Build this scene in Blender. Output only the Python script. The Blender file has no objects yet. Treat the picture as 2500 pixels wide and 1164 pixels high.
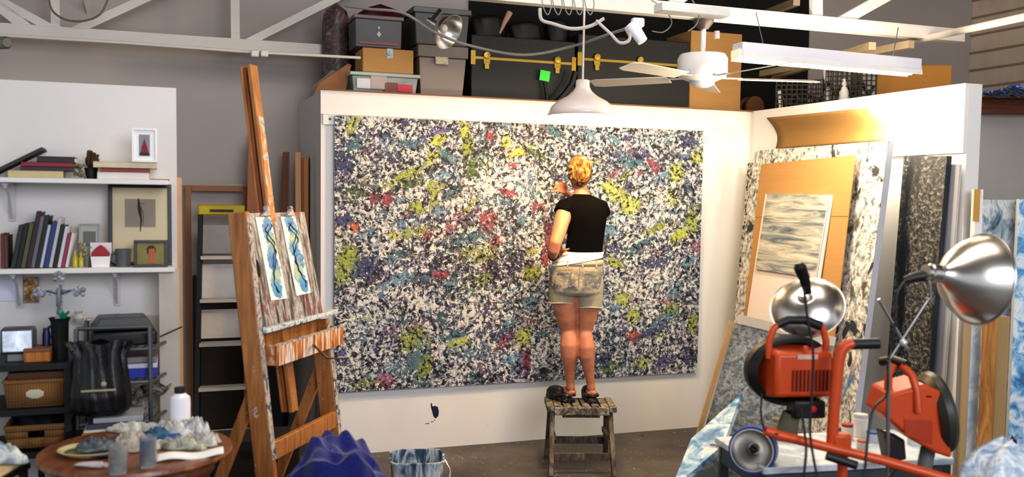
import bpy, math, random
import numpy as np
from mathutils import Vector, Matrix
from math import pi, sin, cos, tan, radians as R
random.seed(7); np.random.seed(7)
scn = bpy.context.scene; COL = scn.collection
# ------------------------------------------------------------------ camera
F, CY, PITCH, ROLL, EYE = 2302.2, 627.7, 0.063, 0.0137, 1.747
fwd = Vector((0, cos(PITCH), -sin(PITCH))); up0 = Vector((0, sin(PITCH), cos(PITCH))); rt0 = Vector((1, 0, 0))
rt = rt0 * cos(ROLL) + up0 * sin(ROLL); up = -rt0 * sin(ROLL) + up0 * cos(ROLL)
cd = bpy.data.cameras.new('camera'); cam = bpy.data.objects.new('camera', cd); COL.objects.link(cam)
cam.matrix_world = Matrix(((rt.x, up.x, -fwd.x, 0), (rt.y, up.y, -fwd.y, 0), (rt.z, up.z, -fwd.z, EYE), (0, 0, 0, 1)))
cd.sensor_width = 36; cd.lens = F / 2500 * 36; cd.shift_y = (CY - 582) / 2500; cd.clip_end = 60
cd.dof.use_dof = True; cd.dof.focus_distance = 6.0; cd.dof.aperture_fstop = 1.5
scn.camera = cam
# surveying helpers: where a sight line meets a real plane of the room
A = 0.3481; T = tan(A); U_ = Vector((cos(A), sin(A), 0)); N_ = Vector((sin(A), -cos(A), 0))
CAM = Vector((0, 0, EYE))
def ray(px, py): return fwd + rt * ((px - 1250) / F) - up * ((py - CY) / F)
def V(px, py, d, t=T):                 # plane Y = d + t X
    r = ray(px, py); k = d / (r.y - t * r.x); return CAM + r * k
def Zp(px, py, z):                     # horizontal plane
    r = ray(px, py); return CAM + r * ((z - EYE) / r.z)
KC = Vector((1.825, 7.32, 0)); BV = Vector((0.367, -0.930, 0)); NR = Vector((-0.930, -0.367, 0))
def VR(px, py, off):                   # plane parallel to the right partition
    r = ray(px, py); k = (off + NR.dot(KC) - NR.dot(CAM)) / NR.dot(r); return CAM + r * k
# ------------------------------------------------------------------ materials
def L(c):
    if isinstance(c, str):
        c = tuple(int(c[i:i + 2], 16) / 255 for i in (0, 2, 4))
    return tuple(x / 12.92 if x <= .04045 else ((x + .055) / 1.055) ** 2.4 for x in c[:3]) + (1,)
MATS = {}
def newmat(name):
    m = bpy.data.materials.new(name); m.use_nodes = True; nt = m.node_tree
    return m, nt, nt.nodes['Principled BSDF']
def coords(nt, stretch=(1, 1, 1), rot=(0, 0, 0)):
    tc = nt.nodes.new('ShaderNodeTexCoord'); mp = nt.nodes.new('ShaderNodeMapping')
    nt.links.new(tc.outputs['Object'], mp.inputs[0]); mp.inputs['Scale'].default_value = stretch; mp.inputs['Rotation'].default_value = rot
    return mp.outputs[0]
def noise(nt, vec, scale, detail=3, rough=.5, dist=0):
    n = nt.nodes.new('ShaderNodeTexNoise'); nt.links.new(vec, n.inputs['Vector'])
    n.inputs['Scale'].default_value = scale; n.inputs['Detail'].default_value = detail
    n.inputs['Roughness'].default_value = rough; n.inputs['Distortion'].default_value = dist
    return n.outputs['Fac']
def ramp(nt, fac, stops, mode='LINEAR'):
    r = nt.nodes.new('ShaderNodeValToRGB'); r.color_ramp.interpolation = mode; e = r.color_ramp.elements
    while len(e) > 1: e.remove(e[0])
    e[0].position = stops[0][0]; e[0].color = L(stops[0][1]) if not isinstance(stops[0][1], float) else (stops[0][1],) * 3 + (1,)
    for p, c in stops[1:]:
        x = e.new(p); x.color = L(c) if not isinstance(c, float) else (c,) * 3 + (1,)
    nt.links.new(fac, r.inputs[0]); return r.outputs[0]
def mix(nt, fac, a, b, typ='MIX'):
    m = nt.nodes.new('ShaderNodeMix'); m.data_type = 'RGBA'; m.blend_type = typ
    for s, v in ((m.inputs[0], fac), (m.inputs[6], a), (m.inputs[7], b)):
        if hasattr(v, 'links'): nt.links.new(v, s)
        else: s.default_value = v
    return m.outputs[2]
def math_(nt, op, a, b):
    m = nt.nodes.new('ShaderNodeMath'); m.operation = op; m.use_clamp = True
    for s, v in ((m.inputs[0], a), (m.inputs[1], b)):
        if hasattr(v, 'links'): nt.links.new(v, s)
        else: s.default_value = v
    return m.outputs[0]
def bump(nt, b, h, strength, dist=.01):
    n = nt.nodes.new('ShaderNodeBump'); n.inputs['Strength'].default_value = strength; n.inputs['Distance'].default_value = dist
    nt.links.new(h, n.inputs['Height']); nt.links.new(n.outputs[0], b.inputs['Normal'])
def mat(c, rough=.6, metal=0, var=.12, scale=6, stretch=(1, 1, 1), bmp=0, emit=0, alpha=1, trans=0, name=None):
    key = (c, rough, metal, var, scale, stretch, bmp, emit, alpha, trans)
    if key in MATS: return MATS[key]
    m, nt, b = newmat(name or 'surface_' + (c if isinstance(c, str) else 'x'))
    l = L(c); v = coords(nt, stretch); n = noise(nt, v, scale, 4, .6)
    dk = tuple(x * (1 - var * 2) for x in l[:3]) + (1,); lt = tuple(min(1, x * (1 + var)) for x in l[:3]) + (1,)
    nt.links.new(mix(nt, n, dk, lt), b.inputs['Base Color'])
    b.inputs['Roughness'].default_value = rough; b.inputs['Metallic'].default_value = metal
    if bmp: bump(nt, b, n, bmp)
    if emit: b.inputs['Emission Color'].default_value = l; b.inputs['Emission Strength'].default_value = emit
    if alpha < 1: b.inputs['Alpha'].default_value = alpha
    if trans: b.inputs['Transmission Weight'].default_value = trans
    MATS[key] = m; return m
def speck(stops, scale=20, stretch=(1, 1, 1), rot=(0, 0, 0), detail=5, rough=.62, dist=1., gloss=.5, bmp=.3, mode='LINEAR', over=None):
    m, nt, b = newmat('painted_surface'); v = coords(nt, stretch, rot)
    n = noise(nt, v, scale, detail, rough, dist); c = ramp(nt, n, stops, mode)
    for (col, sc, st, th) in (over or []):
        v2 = coords(nt, st); n2 = noise(nt, v2, sc, 4, .6, .6)
        c = mix(nt, ramp(nt, n2, [(th - .03, 0.0), (th + .03, 1.0)]), c, L(col))
    nt.links.new(c, b.inputs['Base Color']); b.inputs['Roughness'].default_value = gloss
    if bmp: bump(nt, b, n, bmp)
    return m
# ------------------------------------------------------------------ mesh builder
class MB:
    def __init__(s, M=None): s.v = []; s.f = []; s.M = M or Matrix()
    def add(s, vs, fs, M=None):
        o = len(s.v); M = s.M @ M if M is not None else s.M
        s.v += [tuple(M @ Vector(p)) for p in vs]; s.f += [tuple(i + o for i in f) for f in fs]; return s
    def box(s, cx, cy, cz, sx, sy, sz, M=None):
        h = (sx / 2, sy / 2, sz / 2)
        vs = [(cx + a * h[0], cy + b * h[1], cz + c * h[2]) for a in (-1, 1) for b in (-1, 1) for c in (-1, 1)]
        return s.add(vs, [(0, 1, 3, 2), (4, 6, 7, 5), (0, 4, 5, 1), (2, 3, 7, 6), (0, 2, 6, 4), (1, 5, 7, 3)], M)
    def taper(s, cx, cy, z0, z1, w0, d0, w1, d1, M=None):
        vs = [(cx + a * w / 2, cy + b * d / 2, z) for (z, w, d) in ((z0, w0, d0), (z1, w1, d1)) for a, b in ((-1, -1), (1, -1), (1, 1), (-1, 1))]
        return s.add(vs, [(3, 2, 1, 0), (4, 5, 6, 7)] + [(i, (i + 1) % 4, 4 + (i + 1) % 4, 4 + i) for i in range(4)], M)
    def tube(s, pts, r, n=10, cap=True, flat=1., closed=False):
        pts = [Vector(p) for p in pts]; m = len(pts); r = r if isinstance(r, (list, tuple)) else [r] * m
        d = [(pts[min(i + 1, m - 1)] - pts[max(i - 1, 0)]).normalized() for i in range(m)]
        ref = Vector((0, 0, 1)) if abs(d[0].z) < .9 else Vector((0, 1, 0))
        e = d[0].cross(ref).normalized(); vs = []
        for i in range(m):
            e = (e - d[i] * e.dot(d[i])).normalized(); g = d[i].cross(e)
            vs += [pts[i] + e * (r[i] * cos(2 * pi * k / n)) + g * (r[i] * flat * sin(2 * pi * k / n)) for k in range(n)]
        fs = [(i * n + k, i * n + (k + 1) % n, (i + 1) * n + (k + 1) % n, (i + 1) * n + k) for i in range(m - 1) for k in range(n)]
        if cap: fs += [tuple(range(n))[::-1], tuple((m - 1) * n + k for k in range(n))]
        return s.add(vs, fs)
    def bar(s, p0, p1, w, h=None, upv=(0, 0, 1)):
        p0 = Vector(p0); p1 = Vector(p1); d = p1 - p0; l = d.length; d.normalize(); u = Vector(upv)
        if abs(d.dot(u)) > .98: u = Vector((0, 1, 0)) if abs(d.y) < .9 else Vector((1, 0, 0))
        x = d.cross(u).normalized(); z = x.cross(d); h = h or w
        M = Matrix(((x.x, d.x, z.x, (p0.x + p1.x) / 2), (x.y, d.y, z.y, (p0.y + p1.y) / 2), (x.z, d.z, z.z, (p0.z + p1.z) / 2), (0, 0, 0, 1)))
        return s.box(0, 0, 0, w, l, h, M)
    def lathe(s, prof, n=32, M=None, sx=1, sy=1, cap=False):
        m = len(prof); vs = [(r * cos(2 * pi * k / n) * sx, r * sin(2 * pi * k / n) * sy, z) for r, z in prof for k in range(n)]
        fs = [(i * n + k, i * n + (k + 1) % n, (i + 1) * n + (k + 1) % n, (i + 1) * n + k) for i in range(m - 1) for k in range(n)]
        if cap: fs += [tuple(range(n))[::-1], tuple((m - 1) * n + k for k in range(n))]
        return s.add(vs, fs, M)
    def prism(s, poly, y0, y1, M=None):
        n = len(poly); vs = [(x, y, z) for y in (y0, y1) for x, z in poly]
        return s.add(vs, [tuple(range(n)), tuple(range(n, 2 * n))[::-1]] + [(i, n + i, n + (i + 1) % n, (i + 1) % n) for i in range(n)], M)
    def rings(s, rs, n=28, cap=True, sq=2.):
        vs = []
        for (cx, cy, cz, rx, ry, *tl) in rs:
            tx = tl[0] if tl else 0
            for k in range(n):
                a = 2 * pi * k / n; c, d = cos(a), sin(a)
                c = math.copysign(abs(c) ** (2 / sq), c); d = math.copysign(abs(d) ** (2 / sq), d)
                vs.append((cx + rx * c, cy + ry * d, cz + tx * c))
        m = len(rs); fs = [(i * n + k, i * n + (k + 1) % n, (i + 1) * n + (k + 1) % n, (i + 1) * n + k) for i in range(m - 1) for k in range(n)]
        if cap: fs += [tuple(range(n))[::-1], tuple((m - 1) * n + k for k in range(n))]
        return s.add(vs, fs)
    def grid(s, fn, nx, ny):
        vs = [fn(i / nx, j / ny) for j in range(ny + 1) for i in range(nx + 1)]
        return s.add(vs, [(j * (nx + 1) + i, j * (nx + 1) + i + 1, (j + 1) * (nx + 1) + i + 1, (j + 1) * (nx + 1) + i) for j in range(ny) for i in range(nx)])
    def ball(s, c, r, n=16, M=None, sx=1, sy=1, sz=1):
        c = Vector(c); pr = [(max(1e-4, r * sin(pi * i / n)), -r * cos(pi * i / n) * sz) for i in range(n + 1)]
        return s.lathe(pr, n * 2, Matrix.Translation(c) @ (M or Matrix()), sx, sy)
    def build(s, name, m, parent=None, bevel=0, ang=35, solid=0, sub=0, remesh=0, smooth=0, M=None):
        me = bpy.data.meshes.new(name); me.from_pydata(s.v, [], s.f); me.validate()
        import bmesh
        bm = bmesh.new(); bm.from_mesh(me); bmesh.ops.recalc_face_normals(bm, faces=bm.faces); bm.to_mesh(me); bm.free()
        me.shade_smooth(); me.set_sharp_from_angle(angle=R(ang))
        o = bpy.data.objects.new(name, me); COL.objects.link(o); me.materials.append(m)
        if parent: o.parent = parent
        if M is not None: o.matrix_world = M
        if remesh:
            d = o.modifiers.new('remesh', 'REMESH'); d.mode = 'VOXEL'; d.voxel_size = remesh; d.use_smooth_shade = True
        if smooth:
            d = o.modifiers.new('smooth', 'SMOOTH'); d.iterations = smooth; d.factor = .5
        if solid: d = o.modifiers.new('solid', 'SOLIDIFY'); d.thickness = solid; d.offset = 0
        if bevel: d = o.modifiers.new('bevel', 'BEVEL'); d.width = bevel; d.segments = 2; d.limit_method = 'ANGLE'; d.angle_limit = R(40)
        if sub: d = o.modifiers.new('sub', 'SUBSURF'); d.levels = sub; d.render_levels = sub
        return o
def tag(o, label, cat, group=None, kind=None):
    if label: o['label'] = label
    if cat: o['category'] = cat
    if group: o['group'] = group
    if kind: o['kind'] = kind
    return o
def thing(name, label, cat, loc, yaw=0, group=None, M=None):
    o = bpy.data.objects.new(name, None); COL.objects.link(o); o.empty_display_size = .05
    o.matrix_world = M if M is not None else Matrix.Translation(loc) @ Matrix.Rotation(yaw, 4, 'Z')
    return tag(o, label, cat, group)
def struct(o): o['kind'] = 'structure'; return o
def place(x0, x1, yt, yb, d, t=T, z=None):
    b = V((x0 + x1) / 2, yb, d, t); tp = V((x0 + x1) / 2, yt, d, t); w = (V(x1, yb, d, t) - V(x0, yb, d, t)).length
    h = tp.z - b.z
    if z is not None: h = tp.z - z; b.z = z
    return b, w, h, math.atan(t)
def TM(*p): return Matrix.Translation(Vector(p))
def RM(a, ax): return Matrix.Rotation(a, 4, ax)
def frame3(o, x, z):                    # matrix with origin o, x axis, approx z axis
    x = Vector(x).normalized(); z = Vector(z); y = z.cross(x).normalized(); z = x.cross(y)
    return Matrix(((x.x, y.x, z.x, o[0]), (x.y, y.y, z.y, o[1]), (x.z, y.z, z.z, o[2]), (0, 0, 0, 1)))
def copytree(o, M):
    c = o.copy(); COL.objects.link(c); c.matrix_world = M
    for k in [x for x in bpy.data.objects if x.parent == o]:
        d = k.copy(); COL.objects.link(d); d.parent = c
        for g in [x for x in bpy.data.objects if x.parent == k]:
            e = g.copy(); COL.objects.link(e); e.parent = d
    return c
# common materials
WHITE = mat('e9e6e1', .55, var=.03, scale=2.5); GREY = mat('b3aca6', .8, var=.05, scale=1.2)
CARD = mat('b58a55', .85, var=.08, scale=3, stretch=(1, 1, 14)); WOOD = speck([(.3, '8a4f22'), (.5, 'b4702f'), (.7, 'cf8a42')], 9, (6, 6, .6), gloss=.45, bmp=.06, dist=.3)
BLACK = mat('121214', .5, var=.2); METAL = mat('a8a8aa', .25, 1, var=.1); DMETAL = mat('2a2a2c', .45, .6); CHROME = mat('d9d6d0', .16, 1, var=.06)
TRUSSW = mat('dcd6ce', .5, var=.06, scale=3)
# ------------------------------------------------------------------ room
DW = 6.671; DB = 7.8; ZT = 2.43; DLOFT = DB
def wallpts(pts, z0, z1): return [(p.x, p.y, z) for z in (z0, z1) for p in pts]
# floor
fm, nt, b = newmat('painted_concrete_floor'); v = coords(nt)
n1 = noise(nt, v, 1.5, 6, .65, .3); c = ramp(nt, n1, [(.3, '3a3634'), (.55, '5c5751'), (.75, '756e66')])
n2 = noise(nt, v, 26, 3, .6, 1.2); c = mix(nt, ramp(nt, n2, [(.66, 0.0), (.69, .8)]), c, L('b9b4a8'))
n3 = noise(nt, v, 7, 4, .7, 1.5); c = mix(nt, ramp(nt, n3, [(.66, 0.0), (.68, .9)]), c, L('141414'))
nt.links.new(c, b.inputs['Base Color']); b.inputs['Roughness'].default_value = .55; bump(nt, b, n2, .1)
mb = MB(); mb.box(0.6, 4.2, -.05, 13, 14, .1); struct(mb.build('floor', fm))
cm = mat('6f6861', .9, var=.1, scale=1.5)
mb = MB(); mb.box(0.6, 4.2, 4.15, 13, 14, .1); struct(mb.build('ceiling', cm))
def vwall(name, p0, p1, z0, z1, th, m, away):       # upright slab between two plan points, thickness pushed along 'away'
    p0 = Vector(p0[:2] + (0,)) if isinstance(p0, tuple) else Vector((p0.x, p0.y, 0)); p1 = Vector(p1[:2] + (0,)) if isinstance(p1, tuple) else Vector((p1.x, p1.y, 0))
    a = Vector(away).normalized() * th; q = [p0, p1, p1 + a, p0 + a]
    mb = MB(); mb.add(wallpts(q, z0, z1), [(3, 2, 1, 0), (4, 5, 6, 7)] + [(i, (i + 1) % 4, 4 + (i + 1) % 4, 4 + i) for i in range(4)])
    o = mb.build(name, m); return struct(o)
def P2(px, d, t=T): q = V(px, 560, d, t); return (q.x, q.y)
LX0 = (-4.6, DB - 4.6 * T); RX1 = (4.51, DB + 4.51 * T)
vwall('wall_back', LX0, RX1, 0, 4.1, .1, mat('bfb6af', .85, var=.07, scale=.9), -N_)
# display wall: front sheet, side sheet running to the back wall, loft deck
WL = V(783, 560, DW); WLp = (WL.x, WL.y); K2 = (KC.x, KC.y)
main = vwall('wall_display', WLp, K2, 0, ZT, .09, WHITE, -N_)
band = MB(); # proud top band along the display wall and cleats
def onwall(px, py, off): return V(px, py, DW - off / cos(A))
def wallbox(x0, x1, y0, y1, off, th, name, m, par=main, zt=None, zb=None):
    a = onwall(x0, y1, off); b_ = onwall(x1, y1, off); z1 = zt if zt else onwall(x0, y0, off).z; z0 = zb if zb is not None else a.z
    q = [a, b_, b_ - N_ * th, a - N_ * th]
    mb = MB(); mb.add([(p.x, p.y, z) for z in (z0, z1) for p in q], [(3, 2, 1, 0), (4, 5, 6, 7)] + [(i, (i + 1) % 4, 4 + (i + 1) % 4, 4 + i) for i in range(4)])
    o = mb.build(name, m, None); o.parent = par; return o
wallbox(783, 1824, 228, 283, .02, .02, 'trim_1', WHITE, zt=ZT + .001, zb=onwall(783, 278, .02).z)['kind'] = 'structure'
o = wallbox(789, 826, 279, 303, .022, .02, 'hanging_cleat', WHITE)
sc = MB(); p = onwall(806, 290, .026); sc.lathe([(.004, 0), (.008, .001), (.0, .005)], 12, frame3(p, U_, (0, 0, 1)) @ RM(pi / 2, 'X')); q = sc.build('screw_head', METAL); q.parent = main
wallbox(1724, 1776, 334, 349, .022, .02, 'hanging_cleat', WHITE)
# drips and marks on the wall below the canvas
ink = mat('15171c', .4)
def drip(x, y0, y1, w=.006):
    a = onwall(x, y0, .001); b_ = onwall(x, y1, .001)
    mb = MB(); mb.tube([a, a.lerp(b_, .12), a.lerp(b_, .3), b_], [w * .5, w, w * .45, w * .25], 8, flat=.3); o = mb.build('paint_drip', ink); o.parent = main
for d_ in ((1129, 958, 977, .007), (1119, 986, 998, .005), (1218, 960, 967, .006), (1242, 965, 988, .007), (1251, 958, 971, .006), (1189, 1036, 1047, .01), (1196, 1017, 1022, .004), (969, 997, 999, .005), (1573, 990, 999, .006), (1224, 1066, 1069, .006)): drip(*d_)
drip(1505, 941, 1003, .012)
mb = MB(); c0 = onwall(1062, 1005, .002); M0 = frame3(c0, U_, (0, 0, 1))
pl = [(-.028, .05), (-.015, .04), (.0, .043), (.02, .033), (.028, .0), (.024, -.03), (.004, -.048), (-.012, -.03), (-.024, .015), (-.03, .035), (-.03, .045)]
mb.prism(pl, -.002, .002, M0); mb.box(-.026, 0, .052, .01, .003, .02, M0)
for k, (x, l) in enumerate([(-.055, .03), (-.02, .02), (.01, .035), (.05, .035)]): mb.box(x, 0, -.062 + x * .3, l, .002, .005, M0)
o = mb.build('paint_blot', mat('161d3c', .4)); o.parent = main
SL = V(727, 560, DB)
side = vwall('wall_side', WLp, (SL.x, SL.y), 0, ZT, .06, mat('c4bfba', .7, var=.04), U_)
deck = MB(); q = [WL + N_ * -.02 + U_ * .07, Vector(K2 + (0,)), Vector((K2[0] + .35, K2[1] + .85, 0)), Vector((RX1[0] - .1, RX1[1] - .1, 0)), Vector((SL.x, SL.y - .03, 0)) + U_ * .09]
deck.add([(p.x, p.y, z) for z in (ZT - .03, ZT) for p in q], [(4, 3, 2, 1, 0), (5, 6, 7, 8, 9)] + [(i, (i + 1) % 5, 5 + (i + 1) % 5, 5 + i) for i in range(5)])
struct(deck.build('trim_2', mat('8a5a3c', .8)))
# reddish ply edge on top of the wall
mb = MB(); a = WL - N_ * .002; mb.bar((a.x, a.y, ZT + .003), (KC.x, KC.y, ZT + .003), .10, .006); struct(mb.build('trim_3', mat('8a6048', .8)))
# dark panel behind the loft goods
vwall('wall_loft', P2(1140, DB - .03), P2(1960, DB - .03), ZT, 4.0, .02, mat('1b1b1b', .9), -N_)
# right partition
REND = KC + BV * 2.06
part = vwall('wall_right', (KC.x, KC.y), (REND.x, REND.y), 0, ZT, .10, WHITE, -NR)
def ronwall(px, py, off): return VR(px, py, off)
def rwall(x0, x1, z0, z1, off, th, name, m):
    a = VR(x0, 560, off); b_ = VR(x1, 560, off); q = [a, b_, b_ - NR * th, a - NR * th]
    mb = MB(); mb.add([(p.x, p.y, z) for z in (z0, z1) for p in q], [(3, 2, 1, 0), (4, 5, 6, 7)] + [(i, (i + 1) % 4, 4 + (i + 1) % 4, 4 + i) for i in range(4)])
    o = mb.build(name, m); o.parent = part; return o
zb_ = VR(2330, 374, .02).z
rwall(1832, 2342, zb_, ZT + .001, .02, .019, 'trim_4', WHITE)['kind'] = 'structure'
o = rwall(1812, 1836, VR(1812, 425, .03).z, VR(1812, 400, .03).z, .03, .028, 'hanging_cleat', WHITE)
# deck over the side bay, brown beam, pale wall behind
vwall('wall_far_right', (RX1[0], RX1[1]), (RX1[0] + .367 * 5, RX1[1] - .93 * 5), 0, 4.1, .1, speck([(.35, 'd6c4ae'), (.6, 'e6d6c0')], 1, (1, 1, 1), gloss=.8), -NR)
sb = MB()
for k in range(9):
    z = 2.55 + k * .17; a = Vector((RX1[0], RX1[1], z)) + NR * .012; sb.bar(a, a + BV * 4.8, .015, .018)
struct(sb.build('trim_5', mat('a5927c', .8)))
gw0 = V(2362, 560, 6.6, 0); gw1 = V(2700, 560, 6.6, 0)
vwall('wall_bay', (gw0.x, gw0.y), (gw1.x, gw1.y), 0, V(2450, 240, 6.6, 0).z, .06, mat('b3ada6', .8, var=.05), (0, 1, 0))
a = V(2380, 262, 6.5, 0); b_ = V(2700, 262, 6.5, 0); mb = MB(); zt2 = V(2450, 240, 6.5, 0).z; zb2 = V(2450, 278, 6.5, 0).z
mb.box((a.x + b_.x) / 2, 6.5, (zt2 + zb2) / 2, b_.x - a.x, .06, zt2 - zb2); struct(mb.build('trim_6', speck([(.3, '4f2a18'), (.6, '7b4426')], 10, (.4, 1, 6), gloss=.6)))
mb = MB(); mb.box((a.x + b_.x) / 2, 6.15, zt2 + .01, b_.x - a.x, .8, .02); struct(mb.build('trim_7', mat('c79a66', .8)))
# door slab and jamb in the side wall (deep in the left bay)
def PSide(f): return WL.lerp(Vector((SL.x, SL.y, WL.z)), f)
ml = U_ * -.004
for nm, f0, f1, z1, m_ in (('door_1', .42, .82, V(745, 385, DB - .55).z, mat('c98a4e', .6, var=.1, stretch=(4, 4, .5))),):
    a = PSide(f0) - U_ * .012; b_ = PSide(f1) - U_ * .012
    mb = MB(); mb.bar((a.x, a.y, z1 / 2), (b_.x, b_.y, z1 / 2), z1, .03, U_); mb.v = []; mb.f = []
    q = [a, b_, b_ - U_ * .03, a - U_ * .03]; mb.add([(p.x, p.y, z) for z in (.002, z1) for p in q], [(3, 2, 1, 0), (4, 5, 6, 7)] + [(i, (i + 1) % 4, 4 + (i + 1) % 4, 4 + i) for i in range(4)])
    struct(mb.build(nm, m_))
# left shelf panel
DL = 5.32; pL = V(-250, 560, DL); pR = V(433, 560, DL); zt_ = V(433, 215, DL).z
lw = vwall('wall_left', (pL.x, pL.y), (pR.x, pR.y), 0, zt_, .05, mat('e2dedb', .6, var=.03), -N_)
e0 = pR; mb = MB(); a = e0 + U_ * .012 - N_ * .03; mb.box(0, 0, 0, .022, .045, 1.75, TM(a.x, a.y, .95) @ RM(A, 'Z')); o = mb.build('trim_8', mat('d9ad84', .6)); struct(o)
zs = V(400, 768, DL - .005).z; a = V(286, 560, DL - .01); b_ = V(431, 560, DL - .01)
mb = MB(); mb.bar((a.x, a.y, zs / 2), (b_.x, b_.y, zs / 2), .01, zs); o = mb.build('lower_panel', mat('cfc8bf', .6, var=.04)); o.parent = lw; o['kind'] = 'structure'
# ------------------------------------------------------------------ roof trusses
ZTR = 2.85
def truss(d, x0, x1, webs, label, ZTR=2.85):
    p0 = V(x0, 80, d); p1 = V(x1, 80, d); t = thing('roof_truss', label, 'roof truss', (p0.x, p0.y, ZTR), A); l = (p1 - p0).length; l = math.hypot(p1.x - p0.x, p1.y - p0.y)
    mb = MB(); mb.box(l / 2, 0, .045, l, .012, .075); mb.box(l / 2, .03, .012, l, .075, .012); mb.box(l / 2, .03, .085, l, .07, .012)
    mb.build('bottom_chord', TRUSSW, t, bevel=.002)
    mb = MB(); mb.box(l / 2, .04, 1.0, l, .08, .09); mb.build('top_chord', TRUSSW, t)
    for (xa, ya, xb, yb, w) in webs:
        a = V(xa, ya, d); b_ = V(xb, yb, d)
        k = (ZTR + 1.0 - a.z) / (b_.z - a.z); b2 = a + (b_ - a) * k; a = a + (b_ - a) * ((ZTR + .04 - a.z) / (b_.z - a.z))
        Mi = t.matrix_world.inverted(); mb = MB(); mb.bar(Mi @ a + Vector((0, .02, 0)), Mi @ b2 + Vector((0, .02, 0)), w, .035, (0, 1, 0))
        mb.build('web_member', TRUSSW, t)
    return t
truss(7.42, -140, 1090, [(0, 16, -40, -16, .07), (130, 72, -10, -4, .055), (136, 84, 134, 0, .055), (175, 78, 345, 0, .055), (575, 110, 574, 0, .06), (612, 100, 812, 0, .055)], 'white steel roof truss passing behind the storage boxes at upper left', 2.745)
truss(5.44, 560, 2355, [(1180, 60, 1080, 0, .05), (1397, 38, 1450, -20, .05), (1586, 60, 1583, 0, .07), (1600, 40, 1680, -15, .06), (1997, 80, 1997, 0, .08), (2020, 72, 2150, 0, .07)], 'white steel roof truss carrying the pendant lamp and ceiling fan')
# purlin conduit running away at upper right, joists of the loft area
mb = MB(); a = V(2500, 42, 5.2, 0); b_ = V(2240, 98, 6.6, 0); c = V(1880, 190, 8.3, 0); mb.tube([a + (a - b_) * .2, b_], .022); tag(mb.build('ceiling_conduit', TRUSSW), 'long pale pipe slanting down from the upper right corner to the truss', 'pipe')
for i, (xa, ya, xb, yb, lb) in enumerate([(2225, 108, 1860, 180, 'upper pale wooden joist behind the tube light'), (2130, 112, 1890, 186, 'lower pale wooden joist behind the tube light')]):
    mb = MB(); a = V(xa, ya, 6.4, 0); b_ = V(xb, yb, 8.0, 0); mb.bar(a, b_, .05, .05); tag(mb.build('ceiling_joist', mat('b8a589', .7)), lb, 'joist')
mb = MB(); mb.bar(V(1945, 5, 7, 0), V(1840, 45, 8, 0), .05, .05); tag(mb.build('ceiling_joist', mat('a89884', .7)), 'short pale joist above the fan, seen through the truss', 'joist')
# ------------------------------------------------------------------ large painting
CW, CH, CZ = 2.762, 1.83, .4366; CD = 6.623; C0 = Vector((-1.1696, 6.1985, CZ))
big = thing('abstract_painting', 'huge abstract canvas of black, white, blue and lime flecks hanging on the white wall', 'painting', C0, A)
NX, NY = 460, 305
gx, gz = np.meshgrid(np.linspace(0, CW, NX + 1), np.linspace(0, CH, NY + 1)); tint = np.zeros((NY + 1, NX + 1, 4)); dark = np.zeros((NY + 1, NX + 1)); pale = np.zeros((NY + 1, NX + 1))
LIME = '98a63a'; YEL = 'bcc44e'; TEAL = '4a7485'; BLU = '6a93ae'; NAVY = '3a4274'; PUR = '5e5698'; RED = '96344c'; PNK = 'b0708a'; ORG = 'c8682e'; GRN = '4f6b32'
def stamp(px, py, a, b_, ang, col, s=1.):
    p = V(px, py, CD) - C0; x0 = p.dot(U_); z0 = p.z; k = 6.3 / F
    dx = gx - x0; dz = gz - z0; c, s_ = cos(R(ang)), sin(R(ang)); u = (dx * c + dz * s_) / (a * k); w = (-dx * s_ + dz * c) / (b_ * k)
    m = np.clip(1.5 - np.sqrt(u * u + w * w), 0, 1) * s
    if col == 'D': dark[:] = np.maximum(dark, m); return
    if col == 'W': pale[:] = np.maximum(pale, m); return
    cl = np.array(L(col)[:3]); m3 = m[..., None]
    tint[..., :3] = tint[..., :3] * (1 - m3) + cl * m3; tint[..., 3] = np.maximum(tint[..., 3], m)
for _ in range(240):
    px, py = random.uniform(815, 1725), random.uniform(285, 955); col = random.choice([TEAL, BLU, NAVY, PUR, NAVY, TEAL, LIME, RED, PNK, GRN, BLU, NAVY])
    stamp(px, py, random.uniform(12, 42), random.uniform(7, 22), random.uniform(-30, 50), col, random.uniform(.45, .85))
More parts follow.
